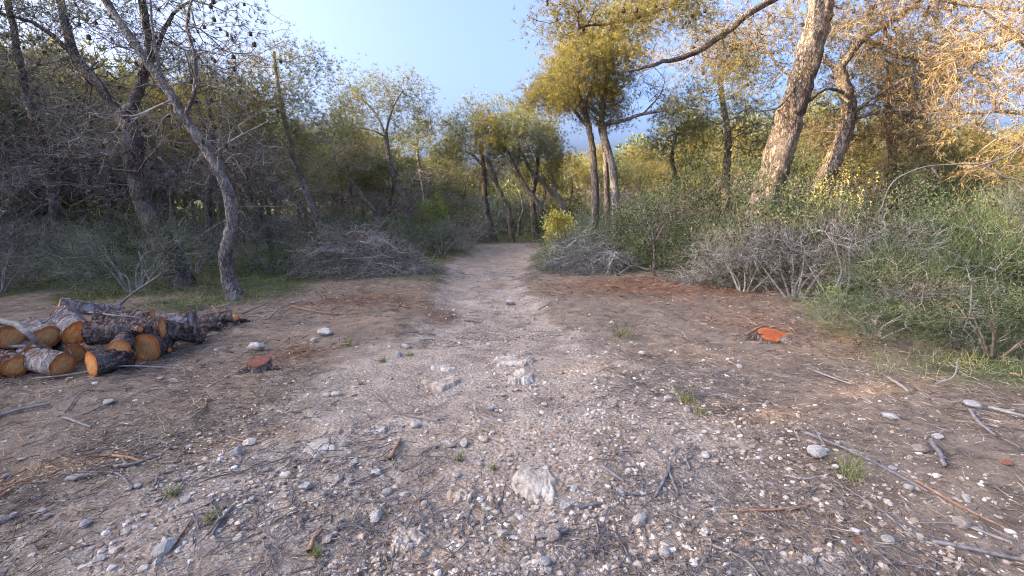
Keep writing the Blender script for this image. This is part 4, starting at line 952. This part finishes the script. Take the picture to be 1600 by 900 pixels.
# --- right foreground
DR = dict(kind='dry', mode='spray')
Y = 9.6
build_tree('pine_tree', 'big thick pine trunk rising out of the right shrubs', [gbase(1172, Y)]+PT([(1190, 330), (1207, 275), (1228, 205), (1250, 135), (1270, 65), (1285, 0), (1300, -90), (1310, -190)], Y), .30, .17,
    limbs=[(PT([(1290, -40), (1190, 8, -.5), (1100, 75, -.9), (1035, 98, -1.1), (980, 112, -1.3)], Y), .075, .018), (PT([(1300, -90), (1180, -50, -.8), (1060, 2, -1.3), (980, 32, -1.5), (905, 42, -1.7)], Y), .07, .014),
           (PT([(1295, -60), (1400, -20, -.3), (1500, 5, -.6), (1620, 20, -.8)], Y), .07, .02), (PT([(1250, 135), (1205, 90, .5), (1185, 50, .9)], Y), .03, .012), (PT([(1258, 110), (1220, 165, -.3), (1170, 175, -.4)], Y), .02, .008)],
    blobs=[BL(1080, 60, Y-.4, 90, 40, .4, 170, 9, k=4, L=.28, w=.009, droop=.45, **DR), BL(930, 28, Y-1.6, 80, 26, .5, 260, 9, kind='pine_gold', k=4, L=.10, w=.008), BL(1030, 15, Y-1.3, 90, 30, .5, 240, 9, kind='pine_gold', k=4, L=.1, w=.008),
           BL(1115, 100, Y+1.0, 90, 50, .6, 330, 10, kind='pine_gold', k=4, L=.10, w=.008), BL(1175, 60, Y+1.0, 60, 60, .6, 240, 8, k=6, L=.3, w=.009, droop=.45, **DR), BL(1450, 20, Y-.4, 140, 40, .8, 260, 9, k=7, L=.34, w=.006, droop=.5, **DR),
           BL(1330, -160, Y, 220, 80, 2.0, 260, 12, kind='pine_gold', k=4, L=.14, w=.012)], bark='bark_brown', twigm='twig_brown', cones=90, sides=28)
Y = 10.2
build_tree('pine_tree', 'crooked pine with dry tan sprays behind the big thick trunk', [gbase(1268, Y)]+PT([(1280, 310), (1296, 265), (1312, 225), (1326, 180), (1322, 140), (1308, 105)], Y), .20, .11,
    limbs=[(PT([(1310, 110), (1350, 60, -.2), (1400, 30, -.4), (1450, -10, -.6)], Y), .07, .025), (PT([(1322, 145), (1290, 140, -.3), (1258, 165, -.5)], Y), .035, .012), (PT([(1320, 190), (1370, 176, -.3), (1430, 172, -.5), (1485, 174, -.6)], Y), .04, .02),
           (PT([(1308, 108), (1285, 95, .1), (1265, 100, .2)], Y), .05, .02), (PT([(1312, 225), (1305, 262, .4), (1318, 285, .6)], Y), .03, .02), (PT([(1350, 60, -.2), (1430, 90, -.7), (1520, 80, -1.0), (1610, 50, -1.2)], Y), .05, .025), (PT([(1326, 180), (1400, 130, -.6), (1480, 100, -.9)], Y), .035, .014)],
    blobs=[BL(1350, 115, Y+.7, 80, 90, .5, 330, 12, k=8, L=.34, w=.010, droop=.5, **DR), BL(1285, 190, Y+.6, 45, 55, .5, 150, 8, k=7, L=.34, w=.010, droop=.55, **DR), BL(1385, 215, Y+.2, 45, 55, .5, 150, 8, k=7, L=.34, w=.010, droop=.55, **DR),
           BL(1460, 110, Y-.5, 90, 60, .8, 240, 12, k=8, L=.34, w=.010, droop=.5, **DR), BL(1260, 60, Y+1.2, 70, 60, .6, 200, 8, kind='pine_gold', k=5), BL(1540, 130, Y+.9, 90, 90, .9, 200, 10, kind='pine', k=5), BL(1400, 60, Y+1.0, 110, 60, .7, 200, 9, kind='pine', k=5), BL(1420, 40, Y-.5, 80, 45, .7, 240, 8, k=7, L=.34, w=.010, droop=.5, **DR)], bark='bark_brown', twigm='twig_brown', cones=60, sides=20)
Y = 8.4
build_tree('pine_tree', 'leaning dark pine half hidden by shrubs, with dry tan sprays above', [gbase(1545, Y-1.6)]+[P(1572, 440, Y-1.5), P(1590, 380, Y-1.3), P(1625, 300, Y-1.0), P(1650, 200, Y-.6), P(1660, 80, Y)], .12, .07,
    limbs=[(PT([(1650, 190, -.5), (1580, 175, -.3), (1500, 178, 0)], Y), .045, .015), (PT([(1655, 130, -.3), (1590, 60, -.2), (1540, 20, 0)], Y), .05, .015), (PT([(1640, 240, -.8), (1570, 220, -.6), (1510, 190, -.3)], Y), .035, .012)],
    blobs=[BL(1560, 180, Y-.2, 70, 70, .8, 260, 14, k=6, L=.32, w=.010, droop=.5, **DR), BL(1540, 60, Y-.2, 80, 60, .8, 230, 14, k=6, L=.32, w=.010, droop=.5, **DR), BL(1600, 260, Y-.6, 60, 40, .6, 170, 8, k=5, L=.32, w=.010, droop=.5, **DR)], bark='bark_dark', twigm='twig_brown')
Y = 13.5
build_tree('pine_tree', 'shaded green pine filling the gap left of the big trunk', [gbase(1128, Y)]+PT([(1135, 270), (1138, 215), (1130, 165), (1125, 120)], Y), .12, .06,
    blobs=[BL(1130, 150, Y, 60, 60, 1.2, 360, 11, kind='pine', k=4), BL(1085, 190, Y, 46, 44, 1.0, 240, 8, kind='pine', k=4), BL(1170, 200, Y, 50, 50, 1.0, 260, 8, kind='pine', k=4)], bark='bark_brown', twigm='twig_dark')
Y = 14.5
build_tree('pine_tree', 'low pine with yellow tinted top beyond the right brush pile', [gbase(1062, Y)]+PT([(1056, 290), (1050, 245), (1056, 210)], Y), .09, .05,
    blobs=[BL(1062, 205, Y, 34, 30, .9, 220, 8, kind='pine_gold', k=4), BL(1050, 245, Y, 50, 34, 1.0, 260, 8, kind='pine', k=4)], bark='bark_brown', twigm='twig_dark')
Y = 12.0
build_tree('pine_tree', 'dark dense pine seen through the dry sprays on the right', [gbase(1395, Y)]+PT([(1395, 260), (1390, 190), (1385, 120)], Y), .12, .06,
    blobs=[BL(1395, 130, Y, 55, 70, 1.0, 300, 9, kind='pine', k=5), BL(1385, 230, Y, 40, 60, 1.0, 260, 9, k=6, L=.4, w=.009, **DK), BL(1300, 230, Y, 60, 60, 1.0, 240, 8, kind='pine', k=5)], bark='bark_dark', twigm='twig_dark')
Y = 13.0
build_tree('pine_tree', 'yellow green pine beyond the dry sprays on the right', [gbase(1490, Y)]+PT([(1490, 290), (1485, 250), (1490, 220)], Y), .10, .05,
    blobs=[BL(1480, 225, Y, 50, 34, 1.0, 280, 9, kind='pine_gold', k=5), BL(1560, 240, Y, 55, 46, 1.0, 260, 9, kind='pine_gold', k=5), BL(1440, 255, Y, 50, 30, 1.0, 200, 8, kind='pine', k=5)], bark='bark_brown', twigm='twig_dark')

# --- the wood behind: look-alike pines, copied
PROTO = []
for k in range(6):
    lean = rng.normal(0, .25); h = 6.0; tr = [np.array([0, 0, 0.])] + [np.array([lean*t*1.6+rng.normal(0, .12), rng.normal(0, .15), h*t]) for t in (.2, .42, .65, .88)]
    kind = ['pine', 'pine', 'pine_gold', 'pine', 'pine_grey', 'pine_gold'][k]
    bl = [dict(c=tr[-1]+[0, 0, .1], r=(1.2, 1.2, 1.0), n=240, sub=9, kind=kind, k=4, L=.20, w=.021, K=11), dict(c=tr[-2]+[rng.normal(0, .6), 0, .3], r=(1.6, 1.6, .9), n=260, sub=9, kind=kind, k=4, L=.20, w=.021, K=11),
          dict(c=tr[-3]+[rng.normal(0, .3), 0, .1], r=(1.5, 1.5, .9), n=170, sub=8, kind='dry_dark', mode='spray', k=5, L=.5, w=.014)]
    PROTO.append(build_tree('pine_tree', 'proto', tr, .13, .05, blobs=bl, bark=['bark_pale', 'bark_dark'][k % 2], twigm=['twig_grey', 'twig_dark'][k % 2], local=True, sides=8, rtip=.006, step=.4))
top_px = [(-100, 60), (100, 80), (300, 110), (420, 150), (520, 190), (620, 235), (700, 262), (760, 272), (860, 262), (940, 232), (1030, 215), (1120, 180), (1250, 170), (1400, 190), (1480, 225), (1600, 190), (1750, 150)]
spots = []
for px in range(-60, 1680, 58):
    for Yb, dt in ((17.5, 30), (21.5, 8), (26.0, 0)):
        q = px+rng.uniform(-22, 22)+(29 if Yb == 21.5 else 0)
        if Yb == 17.5 and (690 < q < 925 or rng.uniform() < .25): continue
        if Yb == 21.5 and (740 < q < 830): continue
        spots.append((q, Yb+rng.uniform(-1.5, 1.8), np.interp(q, *zip(*top_px))+dt+rng.uniform(-14, 30)))
first = [True]*6
for n_, (px, Yb, tp) in enumerate(spots):
    k = int(rng.integers(6)); x = P(px, 380, Yb)[0]; hgt = P(px, tp, Yb)[2]; s = max(.5, hgt/6.3)
    side = 'left' if px < 690 else ('mid' if px < 930 else 'right')
    lab = {'left': 'slender pine in the dim wood behind the left brush pile and log pile', 'mid': 'small pine in the wood beyond the end of the path', 'right': 'pine in the wood behind the shrubs right of the path'}[side]
    grp = {'left': 'background pines left of the path', 'mid': 'background pines beyond the path', 'right': 'background pines behind the right shrubs'}[side]
    look = ['green crowned pine with pale trunk', 'green crowned pine with dark trunk', 'yellowish crowned pine with pale trunk', 'green crowned pine with dark trunk', 'greyish crowned pine with pale trunk', 'yellowish crowned pine with dark trunk'][k]
    where = {'left': 'in the wood behind the left brush pile', 'mid': 'in the wood beyond the end of the path', 'right': 'in the wood behind the right shrubs'}[side]
    lab = look+' '+where; grp = look.replace('pine', 'pines')+' '+where
    if first[k]:
        first[k] = False; o = PROTO[k]; o.location = on_ground(x, Yb); o.rotation_euler = (0, 0, rng.uniform(0, 6.28)); o.scale = (s, s, s); o['label'] = lab; o['group'] = grp
    else: copy_thing(PROTO[k], on_ground(x, Yb), rng.uniform(0, 6.28), (s*rng.uniform(.9, 1.15), s*rng.uniform(.9, 1.15), s), lab, grp)

# --- the closed wood further off and to the side, which keeps the low sun off the clearing
def woodland(name, label, pts, seed=0):
    mb, tb = MB(), MB(); pts = np.array(pts)
    for x, y, h in pts:
        z = float(H(x, y)); tube(tb, [[x, y, z-.1], [x+rng.normal(0, .2), y, z+h*.5], [x+rng.normal(0, .3), y, z+h*.9]], [.13, .10, .05], 6, cap=False)
        n = 310 if x < -15 and y < 16 else 170; c = np.array([x, y, z+h*.55]); r = np.array([1.9, 1.9, h*.46]); p = blob_points(c, r, n, 14)
        p[:, 2] = np.clip(p[:, 2], z+.3, z+h); tufts(mb, p, nrm(p-c+rdir(n)*.5), 7, .46, .10, .9)
        m = 40; p = np.stack([x+rng.normal(0, 1.3, m), y+rng.normal(0, 1.3, m), z+rng.uniform(.1, 1.7, m)], -1); tufts(mb, p, nrm(rdir(m)+np.array([0, 0, .6])), 7, .4, .08, .9)
    o = link(name, mb.mesh(name, M['pine'], False)); tag(o, label, 'woodland', kind='stuff')
    o2 = link('trunks', tb.mesh('trunks', M['bark_dark']), o); o2['kind'] = 'stuff'
WP = []
for x in np.arange(-35, -18, 2.7):
    for y in np.arange(-17, 31, 2.5):
        hh = 11.9 - .6*float(sm(1, 5, y)) - 2.9*float(sm(7, 16, y))
        WP.append((x+rng.uniform(-.8, .8), y+rng.uniform(-.8, .8), hh*rng.uniform(.88, 1.08)))
for x in np.arange(-42, 48, 3.1):
    for y in (30, 34, 38.5):
        px = 800+x/y*FPX; tp = np.interp(px, *zip(*top_px))+6; hh = 1.55+(310-tp)/FPX*y
        WP.append((x+rng.uniform(-1, 1), y+rng.uniform(-1, 1), max(2.0, hh*rng.uniform(.85, 1.05))))
woodland('woodland', 'dense dark pine wood closing off the view all round', WP)

# ------------------------------------------------------------------ shrubs, undergrowth, brush piles
def build_shrub(name, label, h, w, kind='mastic', twigm='twig_grey', natt=260, k=9, leafL=.035, leafw=.016, stems=7, mode='leaf', dry=0.0, cat='shrub', group=None, rtip=.003, sprL=.28):
    """a domed shrub in local coordinates: stems from the foot, fine branching, leaves or wispy sprays"""
    e = empty(name, (0, 0, 0), label, cat, group)
    mb = MB(); seeds = []
    for q in range(stems):
        th = q*6.283/stems+rng.normal(0, .3); ln = rng.uniform(.45, .8); tip = np.array([math.cos(th)*w*.5*ln, math.sin(th)*w*.5*ln, h*rng.uniform(.45, .8)])
        C = catmull([np.array([math.cos(th), math.sin(th), 0])*.05*w+[0, 0, -.05], tip*.45+rng.normal(0, .05, 3), tip], 4); C[-1] += rng.normal(0, .03, 3)
        tube(mb, C, np.linspace(.012+.012*h, .006, len(C)), 6, .1); seeds.append(C[2:])
    st = link('stems', mb.mesh('stems', M[twigm]), e)
    A = blob_points((0, 0, h*.48), (w*.5, w*.5, h*.50), natt, 16, .45); A[:, 2] = np.clip(A[:, 2], .04, h*1.08)
    pos, par, tips, n0 = grow(np.concatenate(seeds), A, .3, .16, .14)
    rd = np.minimum(pipe_radii(par, tips, n0, rtip), .016); idx = np.arange(n0, len(pos)); pr = par[idx]
    mb = MB(); segs(mb, pos[pr], pos[idx], np.where(pr < n0, rd[idx], np.minimum(rd[pr], rd[idx]*1.2)), rd[idx], 3)
    o = link('twigs', mb.mesh('twigs', M[twigm]), st); o['kind'] = 'stuff'
    out = nrm(A-np.array([0, 0, h*.2])+np.array([0, 0, .15])); mb = MB()
    live = rng.uniform(0, 1, len(A)) > dry; Al, ol = A[live], out[live]
    if mode == 'leaf':
        p = np.repeat(Al, k, 0)+rng.normal(0, .065*max(w, .6)**.5, (len(Al)*k, 3)); p[:, 2] = np.maximum(p[:, 2], .02)
        leaves(mb, p, nrm(np.repeat(ol, k, 0)*.7+rdir(len(Al)*k)), leafL, leafw, v=np.clip(np.repeat(rng.normal(.5, .2, len(Al)), k)+rng.normal(0, .12, len(Al)*k), 0, 1))
    else:
        p = np.repeat(Al, k, 0)+rng.normal(0, .05, (len(Al)*k, 3)); d = nrm(np.repeat(ol, k, 0)*.9+rdir(len(Al)*k)*.7)
        ribbons(mb, p, d, sprL, .0055, .02, 2, .2)
    if mb.n: o = link('foliage', mb.mesh('foliage', M[kind], False), e); o['kind'] = 'stuff'
    if dry > 0:
        p = np.repeat(A[~live], 6, 0)+rng.normal(0, .05, (int((~live).sum())*6, 3)); mb = MB()
        ribbons(mb, p, nrm(np.repeat(out[~live], 6, 0)+rdir(len(p))), .26, .006, .05, 3, .4); o = link('dead_twigs', mb.mesh('dead_twigs', M['dry_dark'], False), e); o['kind'] = 'stuff'
    return e
SH = {'mastic': [build_shrub('shrub', 'x', 1.7, 2.1, 'mastic', 'twig_brown', 520, 13, .048, .022) for _ in range(3)],
      'broom': [build_shrub('shrub', 'x', 1.4, 1.9, 'broom', 'twig_grey', 420, 9, mode='spray') for _ in range(2)],
      'wisp': [build_shrub('shrub', 'x', 1.1, 1.7, 'mastic', 'twig_grey', 420, 12, mode='spray', sprL=.18)],
      'dead': [build_shrub('shrub', 'x', 1.3, 1.8, 'broom', 'twig_grey', 460, 4, mode='spray', dry=.7)]}
USED = set()
def put_shrub(kind, px, Y, h, w, label, group=None, dx=0.0, dn=None):
    L = SH[kind]; q = int(rng.integers(len(L))) if dn is None else dn; e = L[q]; H0 = {'mastic': 1.7, 'broom': 1.4, 'wisp': 1.1, 'dead': 1.3}[kind]; W0 = {'mastic': 2.1, 'broom': 1.9, 'wisp': 1.7, 'dead': 1.8}[kind]
    loc = on_ground(P(px, 380, Y)[0], Y); sc = (w/W0, w/W0*rng.uniform(.85, 1.1), h/H0); rz = rng.uniform(0, 6.28)
    if (kind, q) in USED: c = copy_thing(e, loc, rz, sc)
    else: USED.add((kind, q)); c = e; c.location = tuple(loc); c.rotation_euler = (0, 0, rz); c.scale = sc
    c['label'] = label
    if group: c['group'] = group
    elif 'group' in c: del c['group']
    return c
# the thicket on the right, front to back
put_shrub('broom', 905, 11.6, .85, 1.7, 'grey green wispy shrub at the right edge of the path')
put_shrub('mastic', 985, 11.6, 1.35, 1.8, 'leafy shrub behind the right brush pile')
put_shrub('mastic', 1045, 10.6, 1.75, 2.0, 'tall leafy shrub beside the bare branching sapling')
put_shrub('mastic', 1115, 11.2, 2.25, 2.4, 'tallest leafy shrub left of the big thick trunk')
put_shrub('mastic', 1120, 9.4, 1.45, 1.7, 'rounded leafy shrub behind the pale leaning stem')
put_shrub('dead', 1170, 7.9, 1.0, 1.5, 'grey half dead shrub at the back of the red mulch')
put_shrub('mastic', 1185, 8.6, 1.85, 1.9, 'leafy shrub hiding the foot of the big thick trunk')
put_shrub('mastic', 1250, 8.4, 1.8, 1.9, 'dense leafy shrub in front of the crooked dry pine')
put_shrub('dead', 1250, 7.3, 1.05, 1.5, 'grey twiggy shrub behind the resin red stump')
put_shrub('mastic', 1345, 8.3, 1.75, 1.9, 'leafy shrub right of the crooked dry pine')
put_shrub('dead', 1330, 6.9, 1.25, 1.6, 'grey dead looking shrub right of the resin red stump')
put_shrub('mastic', 1435, 7.8, 1.6, 1.8, 'leafy shrub beneath the arching dead branch')
put_shrub('wisp', 1420, 6.2, .95, 1.5, 'feathery green shrub bordering the grass on the right')
put_shrub('mastic', 1530, 8.0, 1.6, 1.9, 'leafy shrub behind the leaning dark pine')
put_shrub('wisp', 1500, 6.3, 1.25, 1.6, 'feathery bluish green shrub before the leaning dark pine')
put_shrub('wisp', 1590, 5.6, 1.0, 1.4, 'feathery green shrub right of the leaning dark pine')
put_shrub('dead', 1480, 5.5, .6, 1.2, 'low grey twiggy shrub under the feathery green shrubs')
put_shrub('wisp', 1385, 5.3, .42, 1.1, 'low feathery shrub spreading over the grass on the right')
put_shrub('wisp', 1560, 4.9, .4, 1.1, 'low green shrub over the flat grey stone')
put_shrub('mastic', 1520, 6.9, 1.35, 1.6, 'dark leafy shrub behind the feathery bluish green shrub')
put_shrub('mastic', 1400, 7.0, 1.3, 1.5, 'dark leafy shrub beside the twisted upright stem')
put_shrub('mastic', 1585, 4.7, .75, 1.1, 'low leafy shrub above the terracotta shard')
put_shrub('mastic', 1455, 5.6, .7, 1.1, 'low leafy shrub over the pale broken stick')
put_shrub('broom', 1620, 7.2, 1.6, 1.8, 'grey green shrub at the back of the right thicket')
put_shrub('mastic', 1240, 12.0, 2.3, 2.4, 'leafy shrub behind the big thick trunk')
put_shrub('mastic', 1400, 10.8, 2.0, 2.4, 'leafy shrub before the dark dense pine')
put_shrub('mastic', 1540, 10.8, 2.1, 2.6, 'leafy shrub before the yellow green pine')
put_shrub('broom', 1000, 13.8, 1.5, 2.2, 'grey green shrub under the golden pines')
put_shrub('mastic', 1060, 14.0, 1.9, 2.4, 'leafy shrub under the low yellow topped pine')
put_shrub('broom', 925, 14.5, 1.1, 1.7, 'grey green shrub at the feet of the golden pines')
# left side
put_shrub('broom', 690, 13.8, .85, 1.8, 'grey green shrub at the left edge of the path')
put_shrub('mastic', 640, 14.4, 1.15, 1.8, 'dark leafy shrub at the foot of the pale curved pine')
put_shrub('broom', 610, 13.0, 1.0, 1.9, 'grey green shrub behind the left brush pile')
put_shrub('broom', 545, 14.0, 1.1, 2.0, 'grey green shrub at the foot of the tall leaning pine')
put_shrub('broom', 470, 12.4, 1.0, 2.0, 'grey green shrub left of the left brush pile')
put_shrub('wisp', 425, 10.2, .5, 1.4, 'low green shrub between pale pine and left brush pile')
put_shrub('dead', 395, 11.6, 1.1, 1.9, 'grey dead shrub behind the slender pale pine')
put_shrub('broom', 200, 8.1, 1.2, 1.7, 'wispy blue green shrub before the thick forked pine', dn=0)
put_shrub('broom', 120, 9.6, 1.0, 1.6, 'wispy shrub under the tangle of bare twigs')
put_shrub('dead', 40, 9.4, 1.1, 1.6, 'tall grey dead shrub behind the log pile')
put_shrub('dead', -20, 8.2, 1.1, 1.5, 'grey dead shrub left of the log pile')
put_shrub('dead', 300, 10.3, 1.0, 1.7, 'grey dead shrub between forked pine and pale pine')
put_shrub('mastic', 250, 12.0, 1.3, 2.2, 'leafy shrub behind the thick forked pine')
# undergrowth among the far pines: look-alikes
for px in range(-40, 1680, 62):
    if 735 < px < 850: continue
    for Yb in (16.0, 19.8):
        if rng.uniform() < (.4 if px < 420 else .15): continue
        q = px+rng.uniform(-25, 25); left = q < 790
        kd = rng.choice(['mastic', 'broom', 'dead', 'mastic']); look = {'mastic': 'dark leafy', 'broom': 'wispy grey green', 'dead': 'half dead twiggy'}[kd]
        wh = 'among the far pines left of the path' if left else 'among the far pines right of the path'
        put_shrub(kd, q, Yb+rng.uniform(-1, 1.2), rng.uniform(.9, 1.7), rng.uniform(1.8, 2.8), look+' undergrowth shrub '+wh, look+' undergrowth '+wh)
for q, Yb in ((765, 24), (800, 23.5), (835, 23), (745, 21), (700, 18), (868, 20.5), (720, 23)):
    put_shrub(rng.choice(['mastic', 'broom']), q, Yb, rng.uniform(1.2, 1.9), 2.6, 'shrub closing the view at the bend of the path', 'shrubs at the bend of the path')
def single(e, px, Y):
    e.location = tuple(on_ground(P(px, 380, Y)[0], Y)); return e
single(build_shrub('shrub', 'round bush beside the path end, painted bright yellow as if sunlit', 1.08, .85, 'sunpaintleaf', 'twig_brown', 150, 18, .08, .04), 873, 14.6)  # stands in shade; its sunlit look is painted into the leaf colour
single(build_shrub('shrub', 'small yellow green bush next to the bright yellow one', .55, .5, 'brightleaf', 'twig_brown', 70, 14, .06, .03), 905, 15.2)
single(build_shrub('sapling', 'bright green young pine sapling below the pale curved pine', 1.5, .9, 'brightleaf', 'twig_brown', 170, 14, .09, .02, cat='sapling'), 681, 15.8)
single(build_shrub('shrub', 'shrub painted sunlit yellow at the foot of the crooked dry pine', 1.85, 1.0, 'sunpaintleaf', 'twig_brown', 170, 12, .045, .022), 1298, 9.2)  # added for a bush top in the sun, the sunlight painted as yellow leaves
single(build_shrub('shrub', 'pale green low sprigs at the edge of the red mulch', .45, .6, 'brightleaf', 'twig_grey', 60, 10, .03, .015), 1305, 6.1)
# bare branching sapling
Y = 9.6
bt = build_tree('sapling', 'bare brown branching sapling in front of the leafy shrubs', [gbase(1023, Y)]+PT([(1023, 395), (1020, 365), (1012, 345)], Y), .035, .02,
    limbs=[(PT([(1023, 380), (1040, 350, -.1), (1062, 345, -.1), (1068, 330, -.1)], Y), .02, .008), (PT([(1020, 370), (1035, 345, .1), (1030, 325, .1)], Y), .018, .007), (PT([(1013, 348), (1005, 335, 0), (1010, 318, 0)], Y), .016, .006), (PT([(1024, 400), (1015, 370, .05), (1000, 350, .1)], Y), .018, .007)],
    blobs=[BL(1030, 335, Y, 36, 26, .4, 60, 6, k=3, L=.2, w=.005, **DK)], bark='bark_brown', twigm='twig_brown', cat='sapling', sides=8)
# arching dead branches in the right thicket
def bare_branch(pts, Y, r0, r1, label, forks=()):
    W_ = PT(pts, Y); b = W_[0]; e = empty('dead_branch', b, label, 'branch'); mb = MB(); C = catmull([q-b for q in W_], 6); tube(mb, C, np.linspace(r0, r1, len(C)), 8, .1); link('stem', mb.mesh('stem', M['stick_grey']), e)
    for f in forks:
        C = catmull([q-b for q in PT(f, Y)], 5); mb = MB(); tube(mb, C, np.linspace(r1*1.2, r1*.5, len(C)), 6, .1); link('side_branch', mb.mesh('side_branch', M['stick_grey']), e)
    return e
bare_branch([(1375, 330), (1395, 285), (1440, 262), (1490, 257), (1535, 258), (1565, 275), (1610, 290), (1650, 340), (1660, 420)], 7.3, .007, .014, 'long arching grey dead branch over the right thicket', [[(1455, 261), (1468, 278)], [(1535, 258), (1570, 245, .2), (1600, 225, .3)]])
bare_branch([(1410, 425), (1440, 400), (1465, 385), (1488, 375)], 6.3, .012, .016, 'grey forked dead branch lying in the right thicket', [[(1442, 400), (1446, 412), (1420, 428)], [(1440, 400), (1452, 415)]])
bare_branch([(1380, 450), (1410, 460), (1440, 468)], 5.4, .008, .006, 'thin white dead twig across the feathery shrubs')
bare_branch([(1495, 560), (1500, 530), (1515, 490), (1518, 450)], 4.9, .009, .006, 'slim pale upright dead stem in the feathery shrubs', [[(1500, 530), (1470, 490), (1432, 440)], [(1500, 530), (1485, 552)]])
bare_branch([(1305, 450), (1315, 425), (1308, 395), (1302, 375)], 6.3, .012, .008, 'dark twisted upright stem in the grey shrubs', [[(1315, 425), (1305, 450)], [(1313, 430), (1320, 445)]])
bare_branch([(185, 478), (205, 460), (235, 440), (252, 428)], 6.6, .022, .012, 'bare dark branch slanting up behind the log pile', [[(205, 460), (200, 435), (185, 425)], [(235, 440), (225, 420)]])
bare_branch([(700, 372), (706, 352), (716, 330)], 15.8, .03, .015, 'forked pale dead stem beside the path end', [[(703, 362), (695, 352)], [(706, 352), (706, 338)]])

def brush_pile(name, label, px, Y, w, d, h, n, seed):
    c = on_ground(P(px, 380, Y)[0], Y); e = empty(name, c, label, 'brush pile'); mb = MB(); mg = MB()
    def dome(m, k=.9):
        a = rng.uniform(0, 6.283, m); r = np.sqrt(rng.uniform(0, 1, m))*k; x, y = np.cos(a)*r*w/2, np.sin(a)*r*d/2
        lump = np.clip(.75+.75*fbm(x*1.5+seed, y*1.5, seed, 2), .2, 1.5); return x, y, h*lump*np.clip(1-r**1.5, .05, 1)
    x, y, z = dome(n); cur = np.stack([x, y, z*rng.uniform(.15, 1.05, n)], -1); th = rng.uniform(0, 6.283, n); L = rng.uniform(.25, .8, n); rr = rng.uniform(.004, .010, n)
    dd = np.stack([np.cos(th), np.sin(th), rng.normal(.05, .35, n)], -1)
    for k in range(4):
        nx_ = cur+dd*(L/4)[:, None]; nx_[:, 2] = np.maximum(nx_[:, 2], .01); segs(mb, cur, nx_, rr*(1-.2*k), rr*(1-.2*(k+1)), 3); cur = nx_; dd = nrm(dd+rng.normal(0, .28, (n, 3))+np.array([0, 0, -.12]))
    o = link('twigs', mb.mesh('twigs', M['twig_grey']), e); o['kind'] = 'stuff'
    m = n*4; x, y, z = dome(m, 1.08); ribbons(mg, np.stack([x, y, z*rng.uniform(.3, 1.0, m)], -1), nrm(rng.normal(0, 1, (m, 3))+np.array([0, 0, .3])), .22, .007, .1, 3, .35)
    o = link('withered_sprigs', mg.mesh('withered_sprigs', M['broom'], False), e); o['kind'] = 'stuff'
    md = MB(); m = n; x, y, z = dome(m, 1.0); ribbons(md, np.stack([x, y, z*rng.uniform(.1, .95, m)], -1), rdir(m), .3, .007, .1, 3, .4)
    o = link('dry_sprigs', md.mesh('dry_sprigs', M['dry_dark'], False), e); o['kind'] = 'stuff'
    nb = int(10+9*w)
    for q in range(nb):
        x, y, z = [float(v[0]) for v in dome(1, .75)]; th = rng.uniform(0, 6.28); L = rng.uniform(.5, 1.15); d0 = np.array([math.cos(th), math.sin(th)*.7, rng.normal(.08, .22)])
        p0 = np.array([x, y, z*rng.uniform(.4, 1.0)]); C = catmull([p0-d0*L*.35, p0+rng.normal(0, .05, 3), p0+d0*L*.35+rng.normal(0, .08, 3), p0+d0*L*.65+[0, 0, -.12]+rng.normal(0, .10, 3)], 5); C[:, 2] = np.maximum(C[:, 2], .01)
        m2 = MB(); tube(m2, C, np.linspace(.015, .004, len(C)), 6, .1); m = 26; kk = rng.integers(2, len(C), m)
        cur = C[kk]; dd = nrm(d0*.7+rdir(m)*.9); l3 = rng.uniform(.10, .34, m)
        for st in range(3):
            nx_ = cur+dd*(l3/3)[:, None]; nx_[:, 2] = np.maximum(nx_[:, 2], .01); segs(m2, cur, nx_, np.full(m, .0052-.0012*st), np.full(m, .004-.0012*st), 3); cur = nx_; dd = nrm(dd+rng.normal(0, .3, (m, 3)))
        link('branch', m2.mesh('branch', M[['stick_pale', 'stick_bleached', 'twig_grey', 'stick_bleached', 'twig_brown'][q % 5]]), e)
    return e
brush_pile('brush_pile', 'big tangled grey brush pile of cut branches left of the path', 565, 9.9, 3.1, 1.7, 1.4, 620, 3.3)
brush_pile('brush_pile', 'smaller grey green brush pile right of the path', 918, 10.6, 2.1, 1.5, 1.1, 450, 7.7)
brush_pile('brush_pile', 'low heap of dark roots and twigs at the back of the red mulch', 1120, 8.7, 1.8, .7, .22, 260, 5.1)
